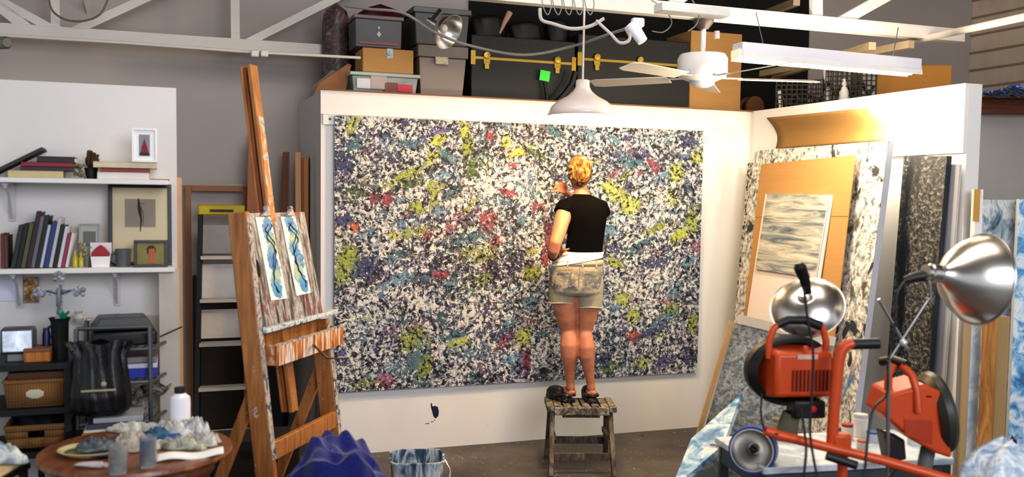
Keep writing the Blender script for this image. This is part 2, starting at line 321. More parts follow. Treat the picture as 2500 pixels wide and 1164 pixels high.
for row in [
 (862, 300, 26, 14, 60, YEL), (870, 350, 34, 16, 20, TEAL), (840, 400, 22, 40, 0, NAVY), (1010, 352, 45, 12, 5, TEAL), (1075, 318, 40, 12, 20, PUR), (1068, 345, 26, 14, 30, YEL), (1055, 385, 22, 14, 60, YEL),
 (985, 432, 62, 14, 28, LIME), (1000, 448, 45, 8, 28, GRN), (1090, 430, 36, 12, 5, BLU), (1135, 320, 14, 30, 10, YEL), (1140, 360, 16, 26, 0, LIME), (1150, 405, 20, 30, 0, GRN), (1237, 345, 12, 20, 10, YEL),
 (1195, 330, 14, 14, 0, RED), (1270, 368, 40, 12, 25, YEL), (1310, 378, 50, 8, -30, GRN), (1250, 405, 18, 10, 0, RED), (1350, 320, 30, 14, -20, TEAL), (1440, 330, 25, 16, -30, BLU),
 (1060, 490, 12, 30, 0, LIME), (1072, 515, 16, 14, 0, BLU), (1020, 505, 24, 16, -30, LIME), (915, 480, 22, 14, 0, RED), (945, 485, 14, 22, 0, RED), (880, 460, 50, 30, 30, GRN, .6), (845, 540, 30, 18, 0, NAVY),
 (850, 630, 30, 34, 0, LIME), (835, 665, 22, 30, 0, LIME), (905, 665, 26, 34, 40, 'D', 1.), (895, 655, 30, 30, 0, NAVY), (985, 545, 30, 14, 0, BLU), (1010, 565, 45, 12, 15, LIME, .8), (960, 575, 14, 10, 0, YEL), (865, 555, 16, 12, 0, ORG),
 (1190, 535, 22, 24, 40, RED), (1240, 470, 24, 10, -20, RED), (1210, 590, 24, 14, 30, RED), (1310, 505, 16, 10, 0, RED), (1340, 580, 14, 60, 10, RED), (1330, 625, 14, 30, 0, RED), (1300, 615, 16, 10, 0, YEL), (1170, 620, 50, 24, 0, LIME, .7),
 (1130, 585, 60, 16, 10, TEAL), (980, 680, 40, 16, 20, BLU), (1060, 670, 26, 16, 0, TEAL), (1075, 670, 24, 12, 0, RED), (1300, 665, 26, 20, 0, LIME), (1150, 500, 26, 8, 45, LIME),
 (1010, 830, 40, 34, 0, LIME), (1035, 890, 24, 34, 0, LIME), (1010, 880, 60, 22, 60, TEAL, .8), (1105, 820, 46, 14, 10, TEAL), (1120, 835, 30, 10, 15, YEL), (1160, 865, 60, 26, 0, BLU, .6), (1280, 825, 24, 26, 0, YEL), (1235, 815, 30, 22, 0, 'D', 1.),
 (1265, 880, 40, 20, 0, BLU), (1285, 880, 14, 40, 0, RED), (1185, 925, 30, 18, 0, 'D', 1.), (945, 930, 24, 14, 0, RED), (890, 935, 34, 14, 0, LIME, .6), (1320, 910, 40, 16, 10, 'D', 1.), (830, 860, 14, 10, 0, PUR), (935, 920, 16, 10, 0, PNK), (1040, 740, 60, 24, 0, 'W', .8),
 (1500, 470, 45, 20, -35, YEL), (1540, 500, 26, 30, -30, YEL), (1470, 520, 40, 30, 0, 'W', .6), (1560, 380, 30, 10, 0, NAVY), (1540, 400, 45, 16, 0, TEAL), (1620, 430, 34, 14, 30, BLU), (1650, 420, 22, 30, 0, YEL), (1700, 385, 18, 20, 0, YEL), (1600, 415, 14, 14, 0, RED), (1680, 345, 30, 20, 0, NAVY),
 (1590, 395, 20, 8, -20, RED), (1640, 480, 22, 30, 0, YEL, .8), (1660, 570, 40, 18, 35, YEL), (1690, 540, 20, 40, 0, LIME), (1600, 560, 60, 14, 20, LIME, .7), (1490, 565, 30, 14, 0, BLU), (1500, 640, 26, 14, -20, LIME), (1560, 600, 50, 12, 30, TEAL), (1600, 640, 50, 14, 10, NAVY), (1680, 640, 30, 14, 30, BLU),
 (1520, 730, 26, 22, -40, YEL), (1545, 770, 20, 26, -30, YEL), (1500, 750, 20, 10, 0, BLU), (1550, 820, 22, 20, 0, RED), (1545, 815, 14, 12, 0, ORG), (1600, 800, 60, 18, 30, NAVY), (1640, 760, 30, 24, 0, LIME, .8), (1620, 780, 60, 14, 20, TEAL), (1570, 885, 26, 16, 0, YEL, .9), (1480, 895, 22, 20, 0, GRN), (1470, 880, 24, 16, 0, NAVY), (1620, 880, 40, 16, 10, PUR, .8), (1680, 870, 22, 20, 0, NAVY), (1690, 790, 16, 30, 0, LIME), (1650, 700, 30, 14, 30, BLU),
 (1250, 450, 60, 60, 0, 'W', .7), (1290, 560, 60, 60, 0, 'W', .6), (1240, 500, 20, 60, 15, 'D', .7), (1260, 600, 30, 50, 0, 'D', .6), (1200, 660, 14, 40, 0, 'D', .8), (1040, 415, 60, 10, 25, 'D', .7), (960, 470, 60, 8, 25, 'D', .5), (1105, 460, 20, 12, 0, 'D', .9), (1150, 380, 20, 40, 0, 'D', .7), (1085, 385, 16, 26, 0, 'D', .8),
 (900, 780, 50, 60, 0, 'W', .4), (1150, 760, 70, 40, 0, 'W', .5), (1420, 880, 60, 30, 0, 'D', .5), (860, 900, 60, 40, 0, 'W', .4), (1080, 900, 60, 30, 0, 'D', .6), (900, 300, 70, 30, 0, 'W', .5), (1600, 520, 60, 40, 0, 'W', .5), (1500, 680, 40, 40, 0, 'W', .4)]:
    stamp(*row)
relief = np.zeros_like(gx)
mb = MB(); mb.v = [(float(x), -.003, float(z)) for x, z in zip(gx.ravel(), gz.ravel())]
idx = np.arange((NX + 1) * (NY + 1)).reshape(NY + 1, NX + 1)
mb.f = [tuple(int(q) for q in (idx[j, i], idx[j, i + 1], idx[j + 1, i + 1], idx[j + 1, i])) for j in range(NY) for i in range(NX)]
pm, nt, b = newmat('thick_fleck_paint')
def attr(n, typ='Color'):
    a_ = nt.nodes.new('ShaderNodeAttribute'); a_.attribute_name = n; return a_
v = coords(nt); at = attr('tint'); ad = attr('dark')
vd = nt.nodes.new('ShaderNodeTexNoise'); vd.inputs['Scale'].default_value = 9; nt.links.new(v, vd.inputs['Vector'])
wv = nt.nodes.new('ShaderNodeVectorMath'); wv.operation = 'MULTIPLY_ADD'; wv.inputs[1].default_value = (.06, .06, .06); nt.links.new(vd.outputs['Color'], wv.inputs[0]); nt.links.new(v, wv.inputs[2]); w = wv.outputs[0]
n1 = noise(nt, w, 33, 6, .70, .45); n2 = noise(nt, w, 29, 5, .72, .5); n3 = noise(nt, v, 62, 3, .6, .4); big_ = noise(nt, v, 2.0, 3, .6, .3)
sepd = nt.nodes.new('ShaderNodeSeparateColor'); nt.links.new(ad.outputs['Color'], sepd.inputs[0])
def madd(a_, k, c_):
    m_ = nt.nodes.new('ShaderNodeMath'); m_.operation = 'MULTIPLY_ADD'
    for s_, q_ in zip(m_.inputs, (a_, k, c_)):
        if hasattr(q_, 'links'): nt.links.new(q_, s_)
        else: s_.default_value = q_
    return m_.outputs[0]
f1 = madd(big_, .20, madd(sepd.outputs[0], -.085, madd(sepd.outputs[1], .05, n1)))
base = ramp(nt, f1, [(.515, '07080c'), (.55, '141624'), (.57, '3a4060'), (.590, '747a86'), (.610, 'aeafaf'), (.64, 'dedcd4'), (.72, 'ece9dd'), (.775, 'bcbdc0'), (.82, '8d93a5')])
hue = ramp(nt, noise(nt, v, 5.5, 4, .62, .5), [(.33, '2b3567'), (.40, '4a5a94'), (.45, '8286a0'), (.50, 'b4b2b0'), (.53, '84727c'), (.56, '5f8fb0'), (.61, '3f7396'), (.66, '7f8c3c')])
hm = math_(nt, 'MULTIPLY', ramp(nt, n2, [(.48, 0.0), (.54, .70)]), ramp(nt, n1, [(.42, 0.0), (.48, 1.0)]))
base = mix(nt, hm, base, hue)
dr_ = noise(nt, coords(nt, (1, 1, .14)), 46, 3, .6, .3); base = mix(nt, ramp(nt, dr_, [(.635, 0.0), (.66, .85)]), base, L('14151f'))
tv = mix(nt, n2, (.25, .25, .25, 1), (1.6, 1.6, 1.6, 1)); tc_ = mix(nt, 1., at.outputs['Color'], tv, 'MULTIPLY')
tmask = ramp(nt, madd(at.outputs['Alpha'], .20, n2), [(.585, 0.0), (.615, .95)])
tm2 = math_(nt, 'MULTIPLY', ramp(nt, n1, [(.44, 0.0), (.475, 1.0)]), tmask)
colr = mix(nt, tm2, base, tc_)
fl = ramp(nt, n3, [(.635, 0.0), (.655, .9)]); colr = mix(nt, fl, colr, L('efece8')); fd = ramp(nt, n3, [(.355, .95), (.375, 0.0)]); colr = mix(nt, fd, colr, L('0b0c12'))
nt.links.new(colr, b.inputs['Base Color']); b.inputs['Roughness'].default_value = .45; bump(nt, b, n1, .5, .02)
o = mb.build('painted_surface', pm, big)
me = o.data; ca = me.color_attributes.new('tint', 'FLOAT_COLOR', 'POINT'); ca.data.foreach_set('color', tint.reshape(-1, 4).astype(np.float32).ravel())
dd = np.zeros((NY + 1, NX + 1, 4)); dd[..., 0] = dark; dd[..., 1] = pale; dd[..., 3] = 1; ca = me.color_attributes.new('dark', 'FLOAT_COLOR', 'POINT'); ca.data.foreach_set('color', dd.reshape(-1, 4).astype(np.float32).ravel())
mb = MB(); mb.box(CW / 2, .019, CH / 2, CW, .038, CH); mb.build('stretched_canvas', speck([(.35, '1a1c26'), (.5, '9a9aa4'), (.65, 'd8d6d6')], 30, bmp=.2), big)
# ------------------------------------------------------------------ step stool
SX, SY, SZ = .455, 6.08, .425
sw = speck([(.32, '2a2622'), (.48, '5e564b'), (.58, '8e8676'), (.72, 'c9c4b8')], 18, (1, 1, 1), dist=1.4, gloss=.7, over=[('2a2a2c', 30, (1, 1, 1), .62)])
swd = speck([(.3, '2e2721'), (.5, '5b4f41'), (.7, '867a69')], 12, (2, 2, .5), gloss=.75)
st = thing('step_stool', 'small wooden step stool crusted with paint under the standing woman', 'stool', (SX, SY, 0), .03)
W_ = .44; Dp = .30
for k in range(6):
    mb = MB(); x = -W_ / 2 + .04 + (k + .5) * (W_ - .08) / 6; mb.box(x, 0, SZ - .012, (W_ - .08) / 6 - .012, Dp - .05, .022); mb.build('slat', sw, st, bevel=.003)
for s in (-1, 1):
    mb = MB(); mb.box(s * (W_ / 2 - .02), 0, SZ - .018, .045, Dp, .036); mb.build('side_rail', sw, st, bevel=.004)
    mb = MB(); mb.box(0, s * (Dp / 2 - .012), SZ - .031, W_ - .09, .024, .05); mb.build('apron', sw, st, bevel=.003)
mb = MB(); mb.box(0, -Dp / 2 + .05, SZ - .067, .24, .03, .022); mb.build('cleat', swd, st)
for sx in (-1, 1):
    for sy in (-1, 1):
        mb = MB(); mb.bar((sx * .185, sy * .09, SZ - .03), (sx * (.20 + .0), -.245 if sy < 0 else .19, .0), .03, .05, (0, 1, 0)); mb.build('leg', swd, st, bevel=.003)
for sy, z in ((-1, .11), (1, .13), (-1, .30)):
    if z == .30: continue
    mb = MB(); y = sy * (.09 + (.11) * (SZ - z) / SZ); mb.box(0, y, z, .385, .022, .045); mb.build('stretcher', swd, st)
for s in (-1, 1):
    mb = MB(); mb.bar((s * .172, -.12, .22), (s * .172, .12, .22), .02, .03); mb.build('stretcher', swd, st)
# ------------------------------------------------------------------ the woman
PM = TM(.430, 6.10, SZ); ps = 1.0
skin = speck([(.3, 'a8664a'), (.55, 'be7f60'), (.75, 'cc9274')], 5, bmp=.04, gloss=.55); blackc = mat('050506', .95, var=.25, scale=14); blackc.node_tree.nodes['Principled BSDF'].inputs['Specular IOR Level'].default_value = .12
person = thing('person', 'woman seen from behind in black top and stained shorts, standing on the small stool', 'person', (0, 0, 0), M=PM)
mb = MB()
# torso
mb.rings([(-.012, 0, .69, .09, .06), (-.012, 0, .72, .14, .08), (-.012, 0, .78, .16, .112), (-.008, 0, .86, .155, .11), (.012, .0, .93, .132, .095), (.03, 0, 1.0, .115, .082), (.042, 0, 1.10, .110, .085), (.045, 0, 1.19, .120, .095), (.035, 0, 1.26, .132, .085), (.03, 0, 1.31, .10, .065), (.02, .0, 1.345, .055, .05), (.008, .005, 1.38, .043, .046), (.0, .012, 1.43, .041, .045)])
# head with face (looks into the picture)
mb.rings([(0, .045, 1.375, .025, .03), (0, .035, 1.40, .048, .058), (0, .025, 1.44, .060, .078), (0, .018, 1.48, .068, .088), (0, .012, 1.52, .068, .09), (0, .01, 1.555, .056, .078), (0, .01, 1.585, .03, .045), (0, .01, 1.592, .01, .02)])
mb.add([(-.012, .10, 1.45), (.012, .10, 1.45), (0, .103, 1.495), (0, .128, 1.455)], [(0, 1, 3), (0, 3, 2), (1, 2, 3), (0, 2, 1)])
for s in (-1, 1): mb.ball((s * .068, .012, 1.468), .02, 8, sx=.5, sy=1, sz=1.4)
# legs
def leg(pts): mb.tube([p[:3] for p in pts], [p[3] for p in pts], 20)
leg([(-.085, 0, .80, .09), (-.082, 0, .70, .088), (-.077, 0, .62, .083), (-.066, 0, .54, .070), (-.055, .006, .465, .054), (-.052, -.006, .43, .053), (-.052, -.016, .37, .059), (-.050, -.014, .30, .055), (-.044, -.004, .20, .038), (-.038, 0, .12, .027), (-.034, 0, .08, .029)])
leg([(.075, 0, .80, .085), (.068, 0, .70, .082), (.066, 0, .62, .076), (.062, 0, .54, .062), (.051, .006, .465, .048), (.055, -.006, .42, .050), (.062, -.016, .36, .057), (.066, -.014, .30, .054), (.082, -.004, .20, .036), (.094, 0, .12, .026), (.100, 0, .08, .028)])
# feet: heel then forefoot
for hx, dx, dy in ((-.028, -.09, .15), (.104, -.02, .17)):
    mb.tube([(hx, -.03, .05), (hx, .0, .055), (hx + dx * .4, dy * .45, .058), (hx + dx * .85, dy * .85, .04), (hx + dx * 1.05, dy * 1.05, .035)], [.024, .034, .033, .036, .022], 14, flat=.8)
# left arm, hand on the hip
mb.tube([(-.065, .0, 1.275), (-.092, -.02, 1.245), (-.113, -.06, 1.18), (-.135, -.10, 1.10), (-.158, -.135, 1.035), (-.166, -.125, 1.00), (-.168, -.08, .975), (-.165, -.03, .955), (-.160, .015, .948)], [.05, .055, .052, .046, .040, .040, .036, .029, .025], 16)
mb.tube([(-.160, .015, .948), (-.150, .045, .952), (-.135, .075, .962)], [.026, .036, .030], 14, flat=.55)
for k, dz in enumerate((.022, .006, -.010, -.025)):
    l = (.062, .07, .066, .05)[k]; mb.tube([(-.14, .07, .96 + dz * .7), (-.118, .105, .962 + dz), (-.09, .118, .966 + dz), (-.09 + l * .6, .118, .968 + dz)], [.0095, .009, .008, .0065], 8)
mb.tube([(-.150, .03, .965), (-.135, .0, .985), (-.118, -.04, .99), (-.09, -.085, .995), (-.062, -.096, 1.002)], [.013, .012, .011, .0095, .007], 8)
# right arm folded up in front, hand raised beside the chin
mb.tube([(.125, .01, 1.265), (.150, .05, 1.235), (.145, .14, 1.18), (.125, .225, 1.135), (.085, .245, 1.165), (.02, .235, 1.25), (-.045, .215, 1.335)], [.05, .05, .045, .038, .037, .032, .024], 16)
mb.tube([(-.045, .215, 1.335), (-.07, .20, 1.355), (-.092, .185, 1.372)], [.024, .034, .030], 12, flat=.6)
for k, (ox, oz, ex, ez) in enumerate(((-.085, .02, -.118, 1.425), (-.095, .010, -.140, 1.415), (-.10, -.002, -.152, 1.395), (-.10, -.014, -.150, 1.368))):
    bx, bz = ox, 1.375 + oz; mb.tube([(bx, .187, bz), ((bx * .5 + ex * .5) - .004, .17, (bz + ez) / 2 + .008), (ex, .165, ez), (ex - .012, .172, ez - .018)], [.0098, .0092, .0083, .0065], 8)
mb.tube([(-.07, .19, 1.365), (-.075, .165, 1.40), (-.085, .155, 1.425)], [.013, .011, .008], 8)
body = mb.build('body', skin, person, remesh=.0055, smooth=5)
# face details
fm_ = mat('2c211c', .4)
for s in (-1, 1):
    mb = MB(); mb.ball((s * .026, .097, 1.487), .008, 8); mb.build('eye', mat('e8e6e4', .2), person)
    mb = MB(); mb.tube([(s * .014, .105, 1.505), (s * .028, .104, 1.509), (s * .042, .095, 1.503)], .003, 6); mb.build('eyebrow', fm_, person)
mb = MB(); mb.tube([(-.02, .101, 1.428), (0, .108, 1.43), (.02, .101, 1.428)], .0045, 6); mb.build('lips', mat('a8554d', .5), person)
# hair: combed up into a folded knot
hairm, nt, b = newmat('blonde_hair'); vv = coords(nt, (1, 1, .25)); nn = noise(nt, vv, 70, 3, .6, .4)
nt.links.new(ramp(nt, nn, [(.32, '33200f'), (.46, '664526'), (.57, '977444'), (.72, 'ccac7a')]), b.inputs['Base Color']); b.inputs['Roughness'].default_value = .38; bump(nt, b, nn, .5, .004)
mb = MB()
mb.rings([(.005, -.03, 1.395, .018, .02), (.003, -.03, 1.415, .040, .032), (0, -.03, 1.44, .060, .05), (0, -.022, 1.47, .072, .075), (0, -.012, 1.505, .079, .09), (0, -.006, 1.54, .078, .09), (0, 0, 1.57, .065, .078), (0, 0, 1.592, .044, .055), (0, 0, 1.602, .015, .02)])
def lock(pts, r): mb.tube(pts, [r * k for k in (.5, .9, 1, 1, .85, .4)][:len(pts)], 8)
for k in range(15):                      # locks drawn from the hairline to the knot
    a_ = pi + pi * k / 14; x = .074 * cos(a_); zz = 1.505 + .088 * -sin(a_) * 0
    ph = -pi * .42 + (pi * 1.84) * k / 14; x0 = .076 * sin(ph); z0 = 1.50 + .085 * cos(ph)
    lock([(x0, -.035, z0), (x0 * .95, -.06, z0 * .98 + 1.515 * .02), (x0 * .7, -.088, 1.515 + (z0 - 1.515) * .7), (x0 * .4 + .01, -.102, 1.525 + (z0 - 1.525) * .4), (.018, -.108, 1.53)], .014)
for k in range(7):                       # loop of the knot rising and falling over the back of the head
    t_ = (k - 3) / 3; lock([(.012 + .010 * t_, -.10, 1.50), (.0 + .02 * t_, -.125, 1.545), (.012 + .022 * t_, -.13, 1.578), (.030 + .020 * t_, -.128, 1.555), (.034 + .02 * t_, -.118, 1.50), (.036 + .012 * t_, -.095, 1.45)], .013)
for k in range(6):
    t_ = (k - 2.5) / 2.5; lock([(.02 + .02 * t_, -.115, 1.53), (.018 + .03 * t_, -.118, 1.495), (.014 + .032 * t_, -.106, 1.46), (.010 + .026 * t_, -.085, 1.43)], .011)
mb.build('hair', hairm, person, remesh=.004, smooth=8)
# shirt
mb = MB()
mb.rings([(.034, -.004, .958, .126, .098, .012), (.036, -.004, 1.0, .121, .096), (.045, -.002, 1.08, .119, .098), (.048, 0, 1.16, .127, .104), (.045, 0, 1.22, .136, .104), (.038, 0, 1.265, .143, .096), (.034, 0, 1.30, .125, .080), (.028, 0, 1.325, .095, .066), (.018, 0, 1.345, .062, .056), (.014, 0, 1.352, .052, .050)])
mb.tube([(-.05, 0, 1.275), (-.092, -.012, 1.262), (-.112, -.036, 1.225)], [.06, .062, .060], 18)
mb.tube([(.09, 0, 1.275), (.138, .015, 1.262), (.155, .06, 1.23)], [.058, .058, .056], 18)
sh = mb.build('black_top', blackc, person, remesh=.006, smooth=5)
# white undershirt hem
mb = MB(); wt = mat('ebe8e6', .8, var=.06, bmp=.2, scale=20)
mb.rings([(.030, 0, .990, .116, .090, .006), (.026, 0, .972, .133, .104, .014), (.010, 0, .952, .148, .112, .024), (-.006, 0, .930, .166, .127, .026), (-.010, 0, .912, .170, .130, .032)], cap=False); mb.build('white_undershirt', wt, person, solid=.005, sub=1)
# shorts
shm, nt, b = newmat('khaki_denim'); vv = coords(nt); n1 = noise(nt, vv, 60, 2); c = mix(nt, n1, L('968c74'), L('b8ad92'))
n2 = noise(nt, vv, 9, 6, .7, .4); sx_ = nt.nodes.new('ShaderNodeSeparateXYZ'); nt.links.new(vv, sx_.inputs[0])
zr = ramp(nt, sx_.outputs[2], [(.70, 0.1), (.76, 1.0), (.85, .75), (.89, 0.0)])
msk = math_(nt, 'MULTIPLY', ramp(nt, n2, [(.44, 0.0), (.54, .95)]), zr); c = mix(nt, msk, c, L('4c4f58'))
n3 = noise(nt, vv, 34, 4, .7, 1.); c = mix(nt, math_(nt, 'MULTIPLY', ramp(nt, n3, [(.58, 0.0), (.63, .8)]), zr), c, L('b9bcc0'))
nt.links.new(c, b.inputs['Base Color']); b.inputs['Roughness'].default_value = .85; bump(nt, b, n2, .25)
mb = MB()
mb.rings([(-.004, 0, .925, .163, .120, .006), (-.008, 0, .90, .166, .124), (-.012, -.004, .84, .173, .134), (-.013, -.008, .77, .178, .138), (-.013, -.006, .72, .176, .132), (-.013, -.004, .70, .170, .110)])
mb.tube([(-.090, -.003, .80), (-.092, -.003, .72), (-.099, -.002, .67), (-.099, -.002, .648)], [.098, .101, .092, .089], 22)
mb.tube([(.076, -.003, .80), (.072, -.003, .70), (.077, -.002, .65), (.077, -.002, .622)], [.092, .094, .086, .084], 22)
shorts = mb.build('cutoff_shorts', shm, person, remesh=.0065, smooth=4)
sd = mat('cdc3a8', .85); seam = mat('8d8268', .85)
def yb(x, z):  # back surface of the shorts
    return -math.sqrt(max(0, 1 - ((x + .012) / .18) ** 2)) * .138 - .008
mb = MB(); mb.rings([(-.004, 0, .893, .1685, .1265, .004), (-.004, 0, .925, .165, .1225, .006)], cap=False); mb.build('waistband', mat('b3a88c', .85, var=.08, scale=30), person, solid=.004)
for x in (-.075, .02, .11):
    mb = MB(); mb.box(x, -math.sqrt(max(0, 1 - ((x + .004) / .167) ** 2)) * .1255 - .003, .908, .010, .005, .044); mb.build('belt_loop', mat('b3a88c', .85, var=.08, scale=30), person)
for s, cx in ((-1, -.09), (1, .075)):
    mb = MB(); pts = [(cx - .045, .865), (cx + .045, .868 - .006 * s)]; mb.tube([(x, yb(x, z) - .001, z) for x, z in [(pts[0][0] + (pts[1][0] - pts[0][0]) * i / 8, pts[0][1] - .008 * s * i / 8) for i in range(9)]], .003, 6); mb.build('pocket_edge', seam, person)
mb = MB(); mb.tube([(.0, -.148, .885), (-.004, -.150, .82), (-.006, -.142, .76), (-.004, -.10, .70)], .0025, 6); mb.build('back_seam', seam, person)
for cx, z, rr in ((-.099, .651, .0915), (.077, .625, .0865)):
    mb = MB(); mb.tube([(cx + rr * cos(a_), -.002 + rr * sin(a_), z + .003 * sin(a_ * 3)) for a_ in [2 * pi * i / 32 for i in range(33)]], .0035, 6, cap=False); mb.build('frayed_hem', sd, person)
mb = MB(); mb.tube([(-.163 + .032 * cos(a_), -.006 + .004 * sin(a_), .952 + .030 * sin(a_)) for a_ in [2 * pi * i / 24 for i in range(25)]], .0045, 8, cap=False); mb.build('bracelet', mat('2a1712', .5), person)
# clogs
clg = speck([(.4, '0c0c0d'), (.58, '1e1d1d'), (.70, '8b8a86')], 26, gloss=.5, bmp=.2)
for nm, hx, hy, ang in (('left', -.030, -.055, R(38)), ('right', .105, -.062, R(6))):
    Mx = TM(hx, hy, 0) @ RM(ang, 'Z'); so = 'clog'
    mb = MB(Mx); prof = [(-.028, -.005), (.028, -.005), (.036, .03), (.034, .10), (.042, .17), (.034, .222), (0, .238), (-.034, .222), (-.042, .17), (-.034, .10), (-.036, .03)]
    n_ = len(prof); mb.add([(x, y, z) for z in (.0, .026) for x, y in prof], [tuple(range(n_))[::-1], tuple(range(n_, 2 * n_))] + [(i, (i + 1) % n_, n_ + (i + 1) % n_, n_ + i) for i in range(n_)])
    mb.rings([(0, .165, .022, .044, .075), (0, .165, .05, .044, .074), (0, .155, .075, .036, .06), (0, .145, .088, .018, .035)])
    for s in (-1, 1): mb.tube([(s * .034, .12, .035), (s * .038, .06, .045), (s * .034, .012, .05), (s * .012, -.012, .052)], [.014, .013, .012, .011], 8)
    mb.build(so, clg, person, remesh=.004, smooth=3)
# paint brush in her raised hand
mb = MB(); br = thing('paint_brush', 'thin paint brush held in the raised hand of the woman', 'brush', PM @ Vector((-.10, .175, 1.40))); mb.tube([(.02, .0, .02), (-.01, .03, .03), (-.03, .06, .04)], [.003, .004, .003], 8); mb.build('handle', mat('b9512f', .4), br)
mb = MB(); mb.tube([(-.03, .06, .04), (-.037, .07, .045), (-.045, .085, .05)], [.0035, .006, .001], 8); mb.build('bristles', mat('27211c', .8), br)
LAMP = V(1420, 300, 5.44); TUBE_A = V(1900, 190, 5.2); TUBE_B = V(2130, 210, 5.2)
# ------------------------------------------------------------------ left: shelves
DSF = 5.06
zl = V(200, 655, DSF).z; zu = V(200, 436, DSF).z
def shelf(name, label, z, x1, brk):
    p0 = V(-230, 600, DL); p1 = V(x1, 600, DL); t = thing(name, label, 'shelf', (p0.x + N_.x * .001, p0.y + N_.y * .001, z - .022), A); l = (p1 - p0).dot(U_)
    mb = MB(); mb.box(l / 2, -.125, .011, l, .245, .022); mb.build('board', WHITE, t, bevel=.002)
    for (bx, by) in brk:
        q = (V(bx, 600, DL) - p0).dot(U_); mb = MB(); mb.box(q, -.006, -.09, .028, .01, .18); mb.bar((q, -.02, -.008), (q, -.20, -.008), .022, .012)
        mb.tube([(q, -.02, -.165), (q, -.10, -.06), (q, -.19, -.02)], .006, 8); mb.build('bracket', mat('cfcdd0', .5), t)
    return t
shelf('wall_shelf', 'lower white wall shelf with leaning books and picture frames', zl, 426, [(46, 0), (285, 0)])
shelf('wall_shelf', 'upper white wall shelf with flat stacks of books', zu, 412, [(32, 0)])
def cover_book(name, label, M, w, h, d, cc, group=None, soft=False, cat='book'):
    t = thing(name, label, cat, (0, 0, 0), group=group, M=M)     # upright: spine at -y, x thickness
    m = mat(cc, .5, var=.1, scale=20); mb = MB(); th = .003
    mb.box(-w / 2 + th / 2, 0, h / 2, th, d, h); mb.box(w / 2 - th / 2, 0, h / 2, th, d, h); mb.box(0, -d / 2 + th / 2, h / 2, w, th, h); mb.build('cover', m, t, bevel=.001)
    mb = MB(); mb.box(0, .004, h / 2, w - 2 * th - .0004, d - .012, h - .01); mb.build('pages', mat('ddd6c8', .8, var=.1, scale=40, stretch=(20, 1, 1)), t)
    return t
rows = [(2, 9, 562, '6d2a28', 'short dark red book at the left end of the lower shelf'), (11, 8, 566, '5a4034', 'short brown book second from the left on the lower shelf'),
 (25, 12, 540, '26302c', 'dark green leaning book beside the short brown books'), (38, 11, 536, '15181a', 'black leaning book between two greenish books'), (50, 11, 534, '585a34', 'olive green leaning book on the lower shelf'),
 (62, 12, 506, '33202a', 'tall maroon leaning book, highest of the row'), (74, 10, 518, '6d6a72', 'grey leaning book next to the tall maroon one'), (85, 11, 516, '20241f', 'black book with green tinge leaning mid row'),
 (96, 8, 540, 'b9bfcf', 'thin pale blue leaning book mid row'), (105, 13, 532, '2d3a74', 'thick royal blue leaning book'), (118, 9, 522, 'bdbdc0', 'light grey leaning book right of the blue book'), (128, 11, 540, '1d1d1f', 'black leaning book right of the light grey one'),
 (139, 9, 545, 'cfcfd2', 'white leaning book left of the pink book'), (149, 8, 562, 'a23350', 'crimson pink leaning paperback'), (158, 8, 562, 'd9d6d4', 'last white leaning paperback at the right end of the row')]
SB = DSF + .03
for (x, wp, yt, cc, lb) in rows:
    p = V(x + wp / 2, 645, SB); p.z = zl + .004; s = p.y / F; h = (646 - yt) * s; w = wp * s * .93; lean = R(0) if x < 20 else R(11); p -= N_ * .08
    cover_book('book', lb, TM(*p) @ RM(A, 'Z') @ RM(lean, 'Y'), w, h, .15, cc, 'books leaning on the lower shelf')
def flat_book(x0, x1, y0, y1, z, cc, lb, dd=.16, off=.03, tilt=0, yaw=0, name='book'):
    p, w, h, a = place(x0, x1, y0, y1, DSF + off); p = p - N_ * (dd / 2); p.z = z
    th = abs(y1 - y0) * p.y / F * .97
    M = TM(p.x, p.y, z + th / 2) @ RM(A + yaw, 'Z') @ RM(tilt, 'Y') @ RM(pi / 2, 'Y') @ RM(pi, 'Z') @ TM(0, 0, -w / 2)
    # upright book laid down: thickness along z, spine to the front
    M = TM(p.x, p.y, z + th / 2) @ RM(A + yaw, 'Z') @ RM(tilt, 'Y') @ Matrix(((0, 0, 1, -w / 2), (0, 1, 0, 0), (-1, 0, 0, 0), (0, 0, 0, 1)))
    cover_book(name, lb, M, th, w, dd, cc, 'books stacked flat on the upper shelf'); return z + th
z = zu; z = flat_book(20, 155, 413, 431, z, 'c9b98a', 'cream yellow book at the bottom of the left flat stack')
z = flat_book(50, 180, 402, 412, z, '3b2b38', 'dark plum book under the crimson one in the left stack', off=.035)
z = flat_book(52, 180, 390, 401, z, '8c2232', 'crimson book in the left flat stack', off=.03)
z = flat_book(90, 182, 374, 389, z, '2c2430', 'dark purple glossy book on top of the left stack', off=.05)
z = zu; z = flat_book(238, 364, 416, 434, z, 'e4ddd2', 'thick white book at the bottom of the right flat stack')
z = flat_book(246, 366, 404, 414, z, 'a23a3a', 'red book in the right flat stack', off=.035)
z = flat_book(228, 384, 386, 401, z, 'd8cba8', 'wide cream book on top of the right flat stack', dd=.2, off=.01); zst = z
flat_book(366, 414, 435, 438, zu, 'b07a5a', 'thin brown booklet at the right end of the upper shelf', off=.04)
